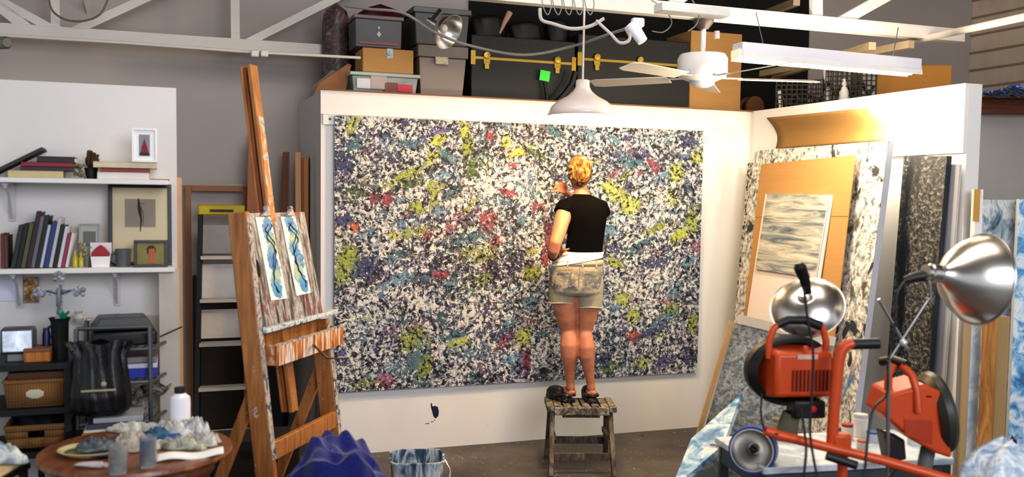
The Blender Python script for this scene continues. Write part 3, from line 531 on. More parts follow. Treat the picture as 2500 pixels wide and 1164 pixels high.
# dark slab leaning at left
mb = MB(); a = V(-30, 425, DSF + .05); b_ = V(102, 362, DSF + .05); a.z = zu + .012; mb.bar(a - N_ * .10, b_ - N_ * .10, .016, .15, tuple(N_)); tag(mb.build('portfolio_folder', mat('3b3b38', .7)), 'dark grey folder slanting up over the left book stack', 'folder')
def potted(name, label, px0, px1, yt, yb, d, z, cc):
    p, w, h, a = place(px0, px1, yt, yb, d); p -= N_ * .07; p.z = z; t = thing(name, label, 'plant', p, a)
    mb = MB(); mb.lathe([(w * .38, 0), (w * .5, h), (w * .44, h), (w * .36, h * .1), (0, h * .1)], 20); mb.lathe([(0, 0), (w * .38, 0)], 20); mb.build('pot', mat(cc, .5), t); return t, w, h
t, w, h = potted('dried_plant', 'black pot with a small dried brown plant between the book stacks', 203, 237, 405, 433, DSF + .03, zu, '141414')
mb = MB()
for k in range(26):
    a_ = random.uniform(0, 2 * pi); r_ = random.uniform(.005, .035); x, y = r_ * cos(a_), r_ * sin(a_) * .6; hh = random.uniform(.03, .085); mb.tube([(x * .3, y * .3, h * .8), (x * .8, y * .8, h + hh * .6), (x + .004, y, h + hh)], [.003, .007, .004], 6)
mb.build('foliage', mat('4e3a22', .9, var=.3, scale=30), t)
mb = MB()
for k in range(30): mb.ball((random.uniform(-.075, -.02), random.uniform(-.02, .02), random.uniform(.0, .07)), .008, 5)
mb.build('trailing_leaves', mat('8a8470', .9, var=.3, scale=30), t)
LAST = None
def picture(name, label, x0, x1, y0, y1, d, z, fc, fw, mc, mw, inner, t_=T, lean=R(6), hang=False, th=.015):
    global LAST
    p, w, h, a = place(x0, x1, y0, y1, d, t_); 
    if z is not None: h = V((x0 + x1) / 2, y0, d, t_).z - z; p.z = z
    t = thing(name, label, 'picture frame', (0, 0, 0), M=TM(*p) @ RM(a, 'Z') @ RM(0 if hang else -lean, 'X')); M = mat(fc, .4)
    for nm, bx in (('frame', [(0, fw / 2, w, fw), (0, h - fw / 2, w, fw), (-w / 2 + fw / 2, h / 2, fw, h - 2 * fw), (w / 2 - fw / 2, h / 2, fw, h - 2 * fw)]),):
        mb = MB()
        for (cx, cz, sx, sz) in bx: mb.box(cx, 0, cz, sx, th, sz)
        mb.build(nm, M, t, bevel=.001)
    mb = MB(); mb.box(0, .003, h / 2, w - 2 * fw, .004, h - 2 * fw); mb.build('mount', mat(mc, .7, var=.03), t)
    iw, ih = w - 2 * fw - 2 * mw[0], h - 2 * fw - mw[1] - mw[2]; cz = fw + mw[2] + ih / 2
    mb = MB(); mb.box(0, 0, cz, iw, .003, ih); LAST = mb.build('picture', inner, t); return t, iw, ih, cz
t, iw, ih, cz = picture('photo_frame', 'white frame with a red figure on grey, standing on the right book stack', 322, 384, 312, 386, DSF + .0, zst, 'f2f0ee', .010, 'f2f0ee', (.022, .02, .02), mat('8d8f96', .6)); t = LAST
mb = MB(); mb.prism([(-.016, -.036), (.018, -.036), (.012, -.01), (.006, .01), (.0, .03), (-.006, .01), (-.012, -.01)], -.004, -.0015, TM(0, 0, cz)); mb.build('red_figure', mat('8e2a33', .7), t)
mb = MB(); mb.box(0, -.002, cz - ih * .42, iw * .9, .002, ih * .12); mb.build('dark_ground', mat('2e3038', .7), t)
t, iw, ih, cz = picture('framed_drawing', 'black framed figure drawing with wide cream mount leaning on the lower shelf', 266, 421, 448, 648, DSF + .14, zl, '1c1b1b', .018, 'd6c7a6', (.056, .055, .17), mat('9c9083', .8))
mb = MB(); mb.tube([(-.008, -.002, cz + .07), (-.004, -.002, cz + .02), (.004, -.002, cz - .03), (0, -.002, cz - .09)], [.003, .008, .004, .0015], 6, flat=.3); mb.tube([(.02, -.002, cz + .045), (-.006, -.002, cz + .05), (.014, -.002, cz + .0), (.012, -.002, cz - .06)], .002, 6, flat=.5); mb.build('ink_sketch', mat('39342f', .8), t)
t, iw, ih, cz = picture('photo_frame', 'small dark wooden frame with a portrait photo in front of the drawing', 327, 410, 586, 646, DSF + .02, zl, '2b211b', .013, '8d8440', (.002, .002, .002), mat('8a8348', .6, var=.25, scale=14))
mb = MB(); mb.rings([(.004, -.0025, cz - .045, .022, .001), (.004, -.0025, cz - .02, .012, .001), (.004, -.0025, cz + .0, .016, .001), (.004, -.0025, cz + .025, .012, .001)], 16); mb.build('portrait_face', mat('b5654a', .7), t)
mb = MB(); mb.rings([(.002, -.0015, cz - .0, .019, .0008), (.002, -.0015, cz + .025, .020, .0008), (.002, -.0015, cz + .038, .010, .0008)], 16); mb.build('portrait_hair', mat('3a261c', .7), t)
t, iw, ih, cz = picture('small_plaque', 'small silver grey plaque standing behind the yellow bottles', 193, 244, 546, 640, DSF + .15, zl, 'a8aaa6', .006, 'b7b8b2', (.012, .03, .09), mat('70736f', .6))
p, w, h, a = place(218, 272, 588, 648, DSF + .03); p -= N_ * .04; p.z = zl; t = thing('decorated_box', 'white gift box with a red bow standing on the lower shelf', 'box', p, a)
mb = MB(); mb.taper(0, 0, 0, h * .45, w * .8, w * .6, w * .9, w * .62); mb.build('box_body', mat('efece9', .5), t, bevel=.002)
mb = MB(); mb.box(0, .02, h * .72, w * .98, .012, h * .56); mb.build('back_card', mat('e4e2e2', .6), t)
mb = MB(); mb.prism([(-w * .38, h * .45), (w * .38, h * .45), (w * .42, h * .58), (w * .2, h * .8), (0, h * .92), (-w * .2, h * .8), (-w * .42, h * .58)], -.02, .012); mb.build('red_bow', mat('a01c2a', .5), t, bevel=.004)
for k, (x0, x1, yt) in enumerate([(175, 189, 608), (190, 203, 612)]):
    p, w, h, a = place(x0, x1, yt, 649, DSF + .03); p -= N_ * .03; p.z = zl; t = thing('glass_bottle', ['left of the two little bottles of yellow liquid', 'right of the two little bottles of yellow liquid'][k], 'bottle', p, a)
    mb = MB(); r_ = w / 2; mb.lathe([(0, 0), (r_, .001), (r_, h * .6), (r_ * .4, h * .75), (r_ * .4, h)], 16); mb.build('bottle_body', mat('bfae3c', .15, var=.1), t)
    mb = MB(); mb.lathe([(r_ * .45, h), (r_ * .45, h * 1.1), (0, h * 1.1)], 12); mb.build('cap', mat('8a8c72', .4), t)
p, w, h, a = place(200, 222, 585, 640, DSF + .1); p.z = zl; t = thing('flower_sprig', 'small sprig of dried flowers behind the white gift box', 'plant', p, a); mb = MB()
for k in range(24): q = (random.uniform(-.03, .03), random.uniform(-.01, .01), random.uniform(.05, .12)); mb.ball(q, .007, 4); mb.tube([(0, 0, .01), q], .0012, 4)
mb.build('flowers', mat('a9a690', .9, var=.3, scale=30), t); mb = MB(); mb.lathe([(0, 0), (.016, 0), (.02, .05), (.012, .055)], 14); mb.build('vase', mat('7d8078', .3), t)
p, w, h, a = place(276, 324, 606, 650, DSF + .03); p -= N_ * .05; p.z = zl; t = thing('mug', 'dark grey mug in front of the framed drawing', 'mug', p, a)
mb = MB(); r_ = w * .42; mb.lathe([(0, 0), (r_ * .85, 0), (r_, h), (r_ * .9, h), (r_ * .8, .01), (0, .01)], 24); mb.build('cup', mat('5c6265', .4), t)
mb = MB(); mb.tube([(-r_ * .9, 0, h * .8), (-r_ * 1.35, 0, h * .7), (-r_ * 1.4, 0, h * .35), (-r_ * .85, 0, h * .2)], .006, 8); mb.build('handle', mat('5c6265', .4), t)
# things pinned on the panel
t, iw, ih, cz = picture('pinned_picture', 'small colourful picture pinned behind the cross', 56, 96, 676, 739, DL - .01, None, '9d9a94', .004, '8b8a7a', (.001, .001, .001), speck([(.35, '2c3a2c'), (.5, 'a9732f'), (.6, 'cdbb9a'), (.7, '5d7e9a')], 28), hang=True, th=.004)
p, w, h, a = place(-40, 40, 682, 735, DL - .008); mb = MB(); mb.box(0, 0, h / 2, w, .002, h, TM(*p) @ RM(a, 'Z')); tag(mb.build('pinned_paper', mat('dcdcec', .7, var=.02)), 'white sheet of paper pinned under the lower shelf at far left', 'paper')
# ------------------------------------------------------------------ rack, baskets, tabletop things on it
DR = 4.86
zr1 = V(90, 889, DR).z; zr2 = V(90, 998, DR).z; zr3 = V(90, 1098, DR).z
p0 = V(-120, 889, DR); p1 = V(172, 889, DR); rw = (p1 - p0).length
rk = thing('storage_rack', 'black metal storage rack holding two wicker baskets', 'rack', (p0.x, p0.y, 0), A)
for z, dd in ((zr1, .36), (zr2, .36), (zr3 - .01, .36)):
    mb = MB(); mb.box(rw / 2, .18, z - .014, rw, dd, .028); mb.build('shelf_board', BLACK, rk, bevel=.002)
for x, y in ((rw - .015, .015), (rw - .015, .345), (.3, .345)):
    mb = MB(); mb.box(x, y, zr1 / 2 + .0, .026, .026, zr1 - .03); mb.build('post', BLACK, rk)
wick, nt, b = newmat('wicker'); v = coords(nt); wv_ = nt.nodes.new('ShaderNodeTexWave'); wv_.inputs['Scale'].default_value = 40; wv_.bands_direction = 'Z'; wv_.inputs['Distortion'].default_value = 2; nt.links.new(v, wv_.inputs[0])
w2 = nt.nodes.new('ShaderNodeTexWave'); w2.inputs['Scale'].default_value = 26; w2.inputs['Distortion'].default_value = 1; nt.links.new(v, w2.inputs[0])
c = mix(nt, wv_.outputs[1], L('74491f'), L('b98a52')); c = mix(nt, math_(nt, 'MULTIPLY', w2.outputs[1], .35), c, L('4a2c14')); nt.links.new(c, b.inputs['Base Color']); b.inputs['Roughness'].default_value = .7; bump(nt, b, wv_.outputs[1], .5)
def basket(label, x0, x1, y0, z, hole):
    p, w, h, a = place(x0, x1, y0, 985, DR + .03); h = V((x0 + x1) / 2, y0, DR + .03).z - z; p.z = z; t = thing('wicker_basket', label, 'basket', p, a, 'wicker baskets on the rack'); D_ = .28
    mb = MB()
    w0, w1 = w * .9, w
    def side(xa, ya, xb, yb_, xa1, ya1, xb1, yb1): mb.add([(xa, ya, 0), (xb, yb_, 0), (xb1, yb1, h), (xa1, ya1, h)], [(0, 1, 2, 3)])
    if hole:
        f = lambda u, z_: ((u) * (w0 + (w1 - w0) * z_ / h) / 2, .012 - .012 * z_ / h, z_)
        us = [-1, -.28, .28, 1]; zs_ = [0, h * .5, h * .82, h]
        for i in range(3):
            for j in range(3):
                if i == 1 and j == 1: continue
                mb.add([f(us[i], zs_[j]), f(us[i + 1], zs_[j]), f(us[i + 1], zs_[j + 1]), f(us[i], zs_[j + 1])], [(0, 1, 2, 3)])
    else: side(-w0 / 2, .012, w0 / 2, .012, -w1 / 2, 0, w1 / 2, 0)
    side(w0 / 2, .012, w0 / 2, D_, w1 / 2, 0, w1 / 2, D_ + .01); side(w0 / 2, D_, -w0 / 2, D_, w1 / 2, D_ + .01, -w1 / 2, D_ + .01); side(-w0 / 2, D_, -w0 / 2, .012, -w1 / 2, D_ + .01, -w1 / 2, 0)
    mb.add([(-w0 / 2, .012, .002), (w0 / 2, .012, .002), (w0 / 2, D_, .002), (-w0 / 2, D_, .002)], [(0, 1, 2, 3)]); mb.build('woven_body', wick, t, solid=.008)
    mb = MB(); mb.tube([(-w / 2, 0, h), (w / 2, 0, h)], .009, 8); mb.tube([(-w / 2, D_, h), (w / 2, D_, h)], .009, 8); mb.tube([(-w / 2, 0, h), (-w / 2, D_, h)], .009, 8); mb.tube([(w / 2, 0, h), (w / 2, D_, h)], .009, 8); mb.build('rim', wick, t)
    if not hole:
        mb = MB(); mb.rings([(0, -.012, h * .45, .012, .001), (0, -.012, h * .52, .034, .0015), (0, -.012, h * .68, .036, .0015), (0, -.012, h * .76, .020, .001)], 16, M_ if False else 0) if False else mb.rings([(0, -.004, h * .36, .014, .002), (0, -.006, h * .44, .034, .0025), (0, -.008, h * .60, .036, .0025), (0, -.009, h * .7, .018, .002)], 16); mb.build('paper_tag', mat('d8cfb4', .7), t)
    return t, w, h
t, w, h = basket('upper wicker basket with an oval cream tag on its front', 12, 160, 930, zr2, False)
t, w, h = basket('lower wicker basket with an open hand hole, full of black cloth', 12, 162, 1042, zr3, True)
M = t.matrix_world; mb = MB(); mb.grid(lambda u, v_: ((u - .5) * w * .86, .03 + v_ * .2, h * .8 + .07 * sin(u * 3.1) * sin(v_ * 3.1) + .02 * sin(u * 19 + v_ * 7)), 22, 10)
o = mb.build('folded_cloth', mat('16181b', .9, var=.3), solid=.01, M=M); tag(o, 'black cloth bundled in the lower wicker basket', 'cloth')
mb = MB(); mb.box(.03, .12, .0, w * .6, .16, .03, TM(0, 0, h + .0)); up_b = [x for x in bpy.data.objects if x.name == 'wicker_basket'][0]
mb = MB(); mb.box(.02, .10, .142, .26, .18, .03); o = mb.build('brown_folder', mat('5e3d2c', .8), M=TM(0, 0, 0) @ up_b.matrix_world, bevel=.003); tag(o, 'brown folder lying in the upper wicker basket', 'folder')
# on the rack top
def on_rack(px0, px1, yt, yb, dd=.05): p, w, h, a = place(px0, px1, yt, yb, DR + dd); p.z = zr1; return p, w, V((px0 + px1) / 2, yt, DR + dd).z - zr1, a
p, w, h, a = on_rack(0, 84, 803, 876, .10); t = thing('small_television', 'small silver monitor on the black rack, white reflection painted on its screen', 'monitor', p, a)
mb = MB(); mb.box(0, .06, h * .6, w, .1, h * .8); mb.build('casing', mat('5b5c60', .4, .3), t, bevel=.012)
mb = MB(); mb.box(0, .007, h * .62, w * .84, .01, h * .62); mb.build('screen', speck([(.35, '4e5358'), (.5, 'b9c3cf'), (.62, 'f2f6fa')], 9, gloss=.1, bmp=0), t); sb_ = t.children[-1].data.materials[0].node_tree.nodes['Principled BSDF']; sb_.inputs['Emission Color'].default_value = (.75, .85, 1, 1); sb_.inputs['Emission Strength'].default_value = .45  # bright reflection put into the screen as pale colour and weak emission
mb = MB(); mb.box(0, .06, h * .1, w * .6, .08, h * .2); mb.build('stand', mat('8d9092', .4), t)
p, w, h, a = on_rack(56, 122, 853, 880, .04); t = thing('cigar_box', 'flat brown wooden box on the rack in front of the pot', 'box', p, a)
mb = MB(); mb.box(0, .09, h * .38, w, .14, h * .76); mb.build('box_body', WOOD, t, bevel=.003); mb = MB(); mb.box(0, .09, h * .88, w * 1.02, .145, h * .22); mb.build('lid', mat('8a5a3a', .6), t, bevel=.002)
p, w, h, a = on_rack(104, 124, 800, 855, .16); t = thing('paint_jar', 'navy blue jar standing left of the grey pot', 'jar', p, a); mb = MB(); mb.lathe([(0, 0), (w / 2, 0), (w / 2, h * .8), (w * .4, h * .9), (w * .4, h), (0, h)], 18); mb.build('jar_body', mat('1c2350', .3), t)
p, w, h, a = on_rack(122, 172, 775, 868, .16); t = thing('metal_pot', 'dark grey metal pot that the silver cross rises from', 'pot', p, a)
mb = MB(); r_ = w / 2; mb.lathe([(0, 0), (r_ * .8, 0), (r_ * .9, h * .9), (r_ * 1.12, h), (r_ * 1.05, h), (r_ * .8, h * .88), (r_ * .7, .02), (0, .02)], 24); mb.build('pot_body', mat('3a3d3c', .35, .6), t)
mb = MB(); mb.tube([(-r_ * .9, 0, h * .8), (-r_ * 1.3, 0, h * .7), (-r_ * .9, 0, h * .5)], .006, 8); mb.build('handle', mat('3a3d3c', .35, .6), t)
zp = zr1 + h; pp = p.copy(); tc = V(140, 663, DR + .16).z - zp
t = thing('ornate_cross', 'silver ornamental standing cross rising above the grey pot', 'cross', (pp.x, pp.y, zp - .04), A); hh = tc + .04; sm = speck([(.35, '5a6066'), (.55, '9b9ea6'), (.7, 'cfd2d8')], 40, gloss=.35, bmp=.5)
mb = MB(); mb.taper(0, 0, .0, .05, .06, .04, .03, .025); mb.bar((0, 0, .04), (0, 0, hh - .06), .026, .014, (0, 1, 0)); zc = hh - .095; mb.bar((-.085, 0, zc), (.085, 0, zc), .014, .024)
for (x, z_) in ((-.085, 0), (.085, 0), (0, .07)):
    for dx, dz in ((0, 0), (.018, .012), (-.018, .012), (.018, -.012), (-.018, -.012), (0, .022)): mb.ball((x + dx * .8, 0, zc + z_ + dz * .8), .012, 6, sy=.6)
mb.build('cross_body', sm, t)
mb = MB(); mb.tube([(0, -.012, zc + .02), (0, -.016, zc - .02), (0, -.014, zc - .08)], [.006, .01, .004], 8); mb.tube([(-.05, -.012, zc + .01), (0, -.016, zc - .005), (.05, -.012, zc + .01)], .004, 6); mb.build('figure', mat('8a8d92', .3, .7), t)
p = V(155, 772, DR + .14); t = thing('green_sprig', 'green plastic sprig sticking out of the grey pot', 'plant', (p.x, p.y, zp)); mb = MB()
for k in range(7): mb.tube([(0, 0, -.02), (.01 * cos(k), .01 * sin(k), .015), (.028 * cos(k), .02 * sin(k), .03)], [.003, .007, .003], 6)
mb.build('leaves', mat('1d8a5a', .4), t)
# grey wire rack with printer, boxes and papers
DP = 4.9
q0 = V(186, 803, DP); q1 = V(366, 803, DP); ww = (q1 - q0).length; zpt = q0.z
wr = thing('wire_rack', 'grey tubular rack with a dark printer on top', 'rack', (q0.x, q0.y, 0), A); gm = mat('77787a', .35, .7)
for x, y in ((0, 0), (ww, 0), (ww + .1, .30), (.02, .30)):
    mb = MB(); mb.tube([(x, y, .0), (x, y, zpt)], .011, 10); mb.build('post', gm, wr)
zq = [V(305, 846, DP + .10).z, V(350, 932, DP).z, V(350, 1028, DP).z]
mb = MB(); mb.tube([(0, 0, zpt), (ww, 0, zpt)], .009, 8); mb.build('top_bar', gm, wr)
for z in zq:
    mb = MB(); mb.tube([(0, 0, z), (ww, 0, z)], .008, 8); mb.tube([(ww, 0, z), (ww + .1, .3, z)], .008, 8)
    for k in range(9): mb.tube([(ww * k / 8, 0, z), (ww * k / 8 + .05, .30, z)], .003, 6)
    mb.build('wire_shelf', gm, wr)
p, w, h, a = place(222, 388, 768, 842, DP + .12); p = V(305, 838, DP + .05); hz = V(305, 768, DP + .30).z - zq[0]; t = thing('printer', 'black and grey desktop printer on top of the wire rack', 'printer', (p.x, p.y, zq[0] + .010), A + .12)
W2 = w * .96; mb = MB(); mb.prism([(0, 0), (.25, 0), (.25, hz * .55), (.0, hz * .5)], -W2 / 2, W2 / 2, RM(pi / 2, 'Z') @ TM(0, 0, 0)); mb.build('printer_body', mat('1d2022', .4), t, bevel=.01)
mb = MB(); mb.taper(0, .13, hz * .56, hz, W2 * .96, .22, W2 * .72, .16); mb.build('scanner_lid', mat('505456', .4), t, bevel=.008)
mb = MB(); mb.box(0, -.0, hz * .22, W2 * .7, .02, hz * .12); mb.build('paper_slot', mat('08090a', .5), t)
def stack_box(label, name, x0, x1, y0, y1, d, cc, z=None, dep=.26, lidc=None, yw=0):
    p, w, h, a = place(x0, x1, y0, y1, d, z=z); t = thing(name, label, 'box' if 'box' in name else 'paper', p, a + yw)
    mb = MB(); mb.box(0, dep / 2, h * (.35 if lidc else .5), w, dep, h * (.7 if lidc else 1)); mb.build('box_body' if lidc else 'sheets', mat(cc, .6, var=.08, scale=20, stretch=(1, 1, 14)), t, bevel=.003)
    if lidc: mb = MB(); mb.box(0, dep / 2, h * .84, w * 1.03, dep * 1.03, h * .3); mb.build('lid', mat(lidc, .5), t, bevel=.003)
    return p.z + h
z = stack_box('blue cardboard carton with white lid on the middle shelf of the wire rack', 'paper_box', 292, 384, 888, 932, DP + .05, '2f45b0', zq[1] + .009, lidc='d5d6ea')
stack_box('grey ream of paper lying on the blue carton', 'paper_ream', 294, 382, 872, 887, DP + .07, '8b8486', z + .002, dep=.22)
stack_box('white flat parcel just under the printer', 'parcel_box', 300, 372, 852, 868, DP + .09, 'c8c6c6', z + .004 + .075, dep=.2, lidc='dedcdc') if False else None
stack_box('white sheaf of papers on the lowest wire shelf', 'paper_sheaf', 230, 348, 1008, 1026, DP + .04, 'cfcfd2', zq[2] + .009, dep=.24)
mb = MB(); pp = V(330, 1000, DP + .12); mb.grid(lambda u, v_: (pp.x + (u - .5) * .26, pp.y + v_ * .18, zq[2] + .055 + .04 * sin(u * 9) * cos(v_ * 7) + .08 * u), 26, 12); tag(mb.build('crumpled_plastic', speck([(.35, '2d2a28'), (.5, '8f857c'), (.65, 'd8d3cc')], 22, dist=2)), 'crumpled brown and grey plastic wrap stuffed in the wire rack', 'plastic wrap')
# low pile in front of the wire rack
zf = .60; z0 = zf
for lb, y0, y1, cc in (('yellow folder at the bottom of the low paper pile', 1058, 1071, 'c39a2c'), ('white pad in the low paper pile behind the round table', 1046, 1057, 'd9d9d6'), ('dark slate portfolio on the low paper pile', 1030, 1045, '454b52'), ('light grey pad on top of the low paper pile', 1014, 1029, 'a9abb0')):
    pass
z = V(280, 1075, 4.62).z
cr = thing('low_crate', 'dark low crate carrying the paper pile behind the round table', 'crate', V(285, 1075, 4.72) * 1, A); cz_ = cr.location.z; cr.location.z = 0
mb = MB(); mb.box(0, 0, z - .01, .42, .3, .02); mb.build('top_board', BLACK, cr)
for s in (-1, 1): mb = MB(); mb.box(s * .19, 0, (z - .02) / 2, .02, .28, z - .02); mb.build('side_panel', BLACK, cr)
for lb, y0, y1, cc, x0, x1, of in (('yellow folder at the bottom of the low paper pile', 1058, 1072, 'c39a2c', 200, 300, 0), ('white pad in the low paper pile behind the round table', 1048, 1057, 'd9d9d6', 205, 350, .02), ('dark slate portfolio on the low paper pile', 1033, 1047, '454b52', 212, 352, .04), ('light grey pad on top of the low paper pile', 1018, 1032, 'a9abb0', 228, 350, .05)):
    z = stack_box(lb, 'paper_pad', x0, x1, y0, y1, 4.62 + of, cc, z + .001, dep=.18)
# black bin bag hanging on the rack
p, w, h, a = place(172, 322, 835, 1013, 4.72); t = thing('bin_bag', 'shiny black plastic bag hanging from the rack', 'bag', p, a)
bagm = speck([(.3, '040405'), (.55, '0e0f12'), (.75, '23272e')], 12, (1, 1, .3), gloss=.42, bmp=1., dist=.6)
mb = MB(); n_ = 40; prof = [(0, .35), (.03, .84), (.12, .98), (.3, .98), (.5, .9), (.7, .84), (.85, .82), (.94, .98), (1.0, 1.04)]
mb.grid(lambda u, v_: ((np.interp(v_, [a_[0] for a_ in prof], [a_[1] for a_ in prof]) * w / 2 + .006 * sin(u * 2 * pi * 9 + v_ * 3)) * cos(u * 2 * pi), (np.interp(v_, [0, .05, .3, .7, 1], [.02, .08, .09, .05, .008]) + .012 * sin(u * 2 * pi * 7 + 1 + 2 * v_)) * sin(u * 2 * pi), v_ * h + .012 * sin(u * 2 * pi * 5) * v_), 96, 24); mb.build('bag_body', bagm, t)
for s in (-1, 1): mb = MB(); mb.tube([(s * w * .40, 0, h * .90), (s * w * .48, .01, h * .98), (s * w * .56, .03, h * .99)], [.03, .03, .015], 8, flat=.4); mb.build('tied_handle', bagm, t)
mb = MB(); mb.box(.0, -.132, h * .42, w * .55, .004, .008); mb.ball((.02, -.13, h * .5), .012, 6); mb.build('pale_tape', mat('a9a27c', .6), t)
mb = MB(); mb.tube([V(390, 822, 4.95), V(445, 797, 4.95)], .004, 6); tag(mb.build('curtain_rod', mat('4a4644', .5, .5)), 'thin dark metal rod poking out right of the printer', 'rod')
mb = MB(); mb.prism([(0, 0), (.09, 0), (.09, 1), (0, 1)], 0, .012, TM(*V(392, 1090, 5.1)) @ RM(A, 'Z') @ Matrix.Scale(.86, 4, (0, 0, 1))) ; o = mb.build('leaning_board', mat('cfc6b8', .7)); tag(o, 'narrow off-white board standing behind the wire rack', 'board'); o.location.z = .0
# crockery behind the rack
for x0, x1, y0, lb in ((180, 205, 760, 'pale ceramic pitcher between the pot and the printer'), (208, 226, 776, 'small cream vase beside the printer')):
    p = V((x0 + x1) / 2, 800, DP + .3); p.z = zpt; w = (x1 - x0) * p.y / F; h = V(x0, y0, DP + .3).z - zpt; t = thing('ceramic_vase', lb, 'vase', p); mb = MB(); mb.lathe([(0, 0), (w * .35, 0), (w * .5, h * .35), (w * .3, h * .75), (w * .42, h), (w * .36, h), (w * .2, h * .7), (0, h * .6)], 20); mb.build('vase_body', mat('cfc9bb', .4), t)
# ------------------------------------------------------------------ round table
ZTB = .745; tcn = Zp(335, 1095, ZTB); TR = .36
tb = thing('round_table', 'round brown wooden table cluttered with painting supplies', 'table', (tcn.x, tcn.y, 0)); tbm = speck([(.3, '5a3320'), (.5, '7f4d30'), (.7, '9a6645')], 8, (6, .6, 1), gloss=.3, bmp=.05, over=[('c9c3b8', 30, (1, 1, 1), .70)])
mb = MB(); mb.lathe([(0, ZTB - .028), (TR - .015, ZTB - .028), (TR, ZTB - .014), (TR - .004, ZTB), (0, ZTB)], 64); mb.build('tabletop', tbm, tb)
mb = MB(); mb.lathe([(TR - .08, ZTB - .09), (TR - .08, ZTB - .0285)], 48); mb.build('apron', tbm, tb, solid=.02)
for k in range(4):
    a_ = pi / 4 + k * pi / 2 + .3; x, y = cos(a_) * (TR - .1), sin(a_) * (TR - .1); mb = MB(); mb.tube([(x, y, ZTB - .03), (x * 1.0, y * 1.0, .35), (x * 1.08, y * 1.08, 0)], [.024, .022, .014], 12); mb.build('leg', tbm, tb)
def TP(px, py, z=ZTB): return Zp(px, py, z)
def onT(name, label, cat, px, py, yaw=0): return thing(name, label, cat, TP(px, py), yaw)
# oval palette plate
t = onT('palette_plate', 'oval cream plate with green paint and a dark rag on the round table', 'plate', 225, 1108, .1)
mb = MB(); mb.lathe([(0, .001), (.09, .001), (.105, .008), (.125, .022), (.12, .024), (.10, .012), (0, .008)], 48, sx=1., sy=.82); mb.build('plate_body', mat('cfc39c', .35), t)
mb = MB(); mb.lathe([(0, .012), (.08, .012), (.088, .013)], 40, TM(-.012, 0, .0), sx=1, sy=.8); mb.build('wet_paint', speck([(.4, '8a9428'), (.5, '5a6b35'), (.6, '3b4a4a')], 25, gloss=.2), t)
def clump(name, label, cat, px, py, rx, ry, rz, m, seed, part='folds', z=ZTB, yaw=0):
    random.seed(seed); t = thing(name, label, cat, TP(px, py, z) + Vector((0, 0, .002)), yaw); ph = [random.uniform(0, 6) for _ in range(8)]
    def f(u, v_):
        a_ = u * 2 * pi; r_ = v_; w = 1 + .18 * sin(3 * a_ + ph[0]) + .1 * sin(5 * a_ + ph[1]); hgt = (1 - r_ ** 2) ** .6 if r_ < 1 else 0
        bump_ = 1 + .35 * sin(6 * a_ + ph[2] + 4 * r_) * r_ + .25 * sin(9 * r_ * 2 + ph[3]); return (rx * r_ * w * cos(a_), ry * r_ * w * sin(a_), max(0.0005, rz * hgt * bump_))
    mb = MB(); mb.grid(f, 56, 14); mb.build(part, m, t, solid=.002); return t
clump('paint_rag', 'dark blue-grey paint rag lying on the oval plate', 'rag', 232, 1096, .075, .05, .035, speck([(.35, '23282a'), (.5, '4a5458'), (.65, '7a8486')], 18), 1, z=ZTB + .02)
clump('crumpled_towel', 'white crumpled paper towel at the back of the round table', 'paper towel', 430, 1062, .12, .06, .05, speck([(.35, '8f8d88'), (.5, 'c9c6c0'), (.65, 'e8e6e2')], 14, bmp=.4), 2)
clump('crumpled_towel', 'long whitish paper towel across the back left of the round table', 'paper towel', 330, 1052, .13, .04, .03, speck([(.35, '9a968e'), (.5, 'cfcabf'), (.65, 'e9e5dc')], 14), 3)
clump('crumpled_towel', 'beige crumpled tissue in the middle of the round table', 'paper towel', 325, 1097, .085, .06, .055, speck([(.35, '8a8478'), (.5, 'bfb5a6'), (.65, 'ddd5c8')], 16), 4)
clump('crumpled_towel', 'paint-smeared green and grey tissue right of the blue tube', 'paper towel', 445, 1092, .10, .055, .035, speck([(.35, '6b7068'), (.47, 'a7a995'), (.55, 'c8c6ba'), (.68, '7d8a4a')], 16), 5)
clump('crumpled_towel', 'small white crumpled tissue at the right rim of the table', 'paper towel', 505, 1085, .055, .045, .04, speck([(.35, 'a09c94'), (.6, 'd6d2c8')], 18), 6)
clump('crumpled_towel', 'grey white wad of cellophane nearest the white bottle', 'paper towel', 478, 1062, .05, .045, .06, speck([(.35, '8e8e8e'), (.6, 'dcdcdc')], 18), 7)
clump('paint_rag', 'teal blue smeared rag between tissue wads', 'rag', 385, 1072, .055, .035, .04, speck([(.35, '173a52'), (.55, '2f6a8c'), (.7, '8fb0c0')], 18), 8)
t = onT('folded_paper', 'white folded paper with a yellow stain at the right front of the table', 'paper', 465, 1118, .35)
mb = MB(); mb.grid(lambda u, v_: ((u - .5) * .24, (v_ - .5) * .06 + .02 * u, .004 + .018 * sin(v_ * 3.1) + .006 * sin(u * 8)), 24, 8); mb.build('sheet', speck([(.55, 'efece6'), (.66, 'e6dc8c'), (.75, 'd8cf3c')], 7, bmp=.1), t, solid=.003)
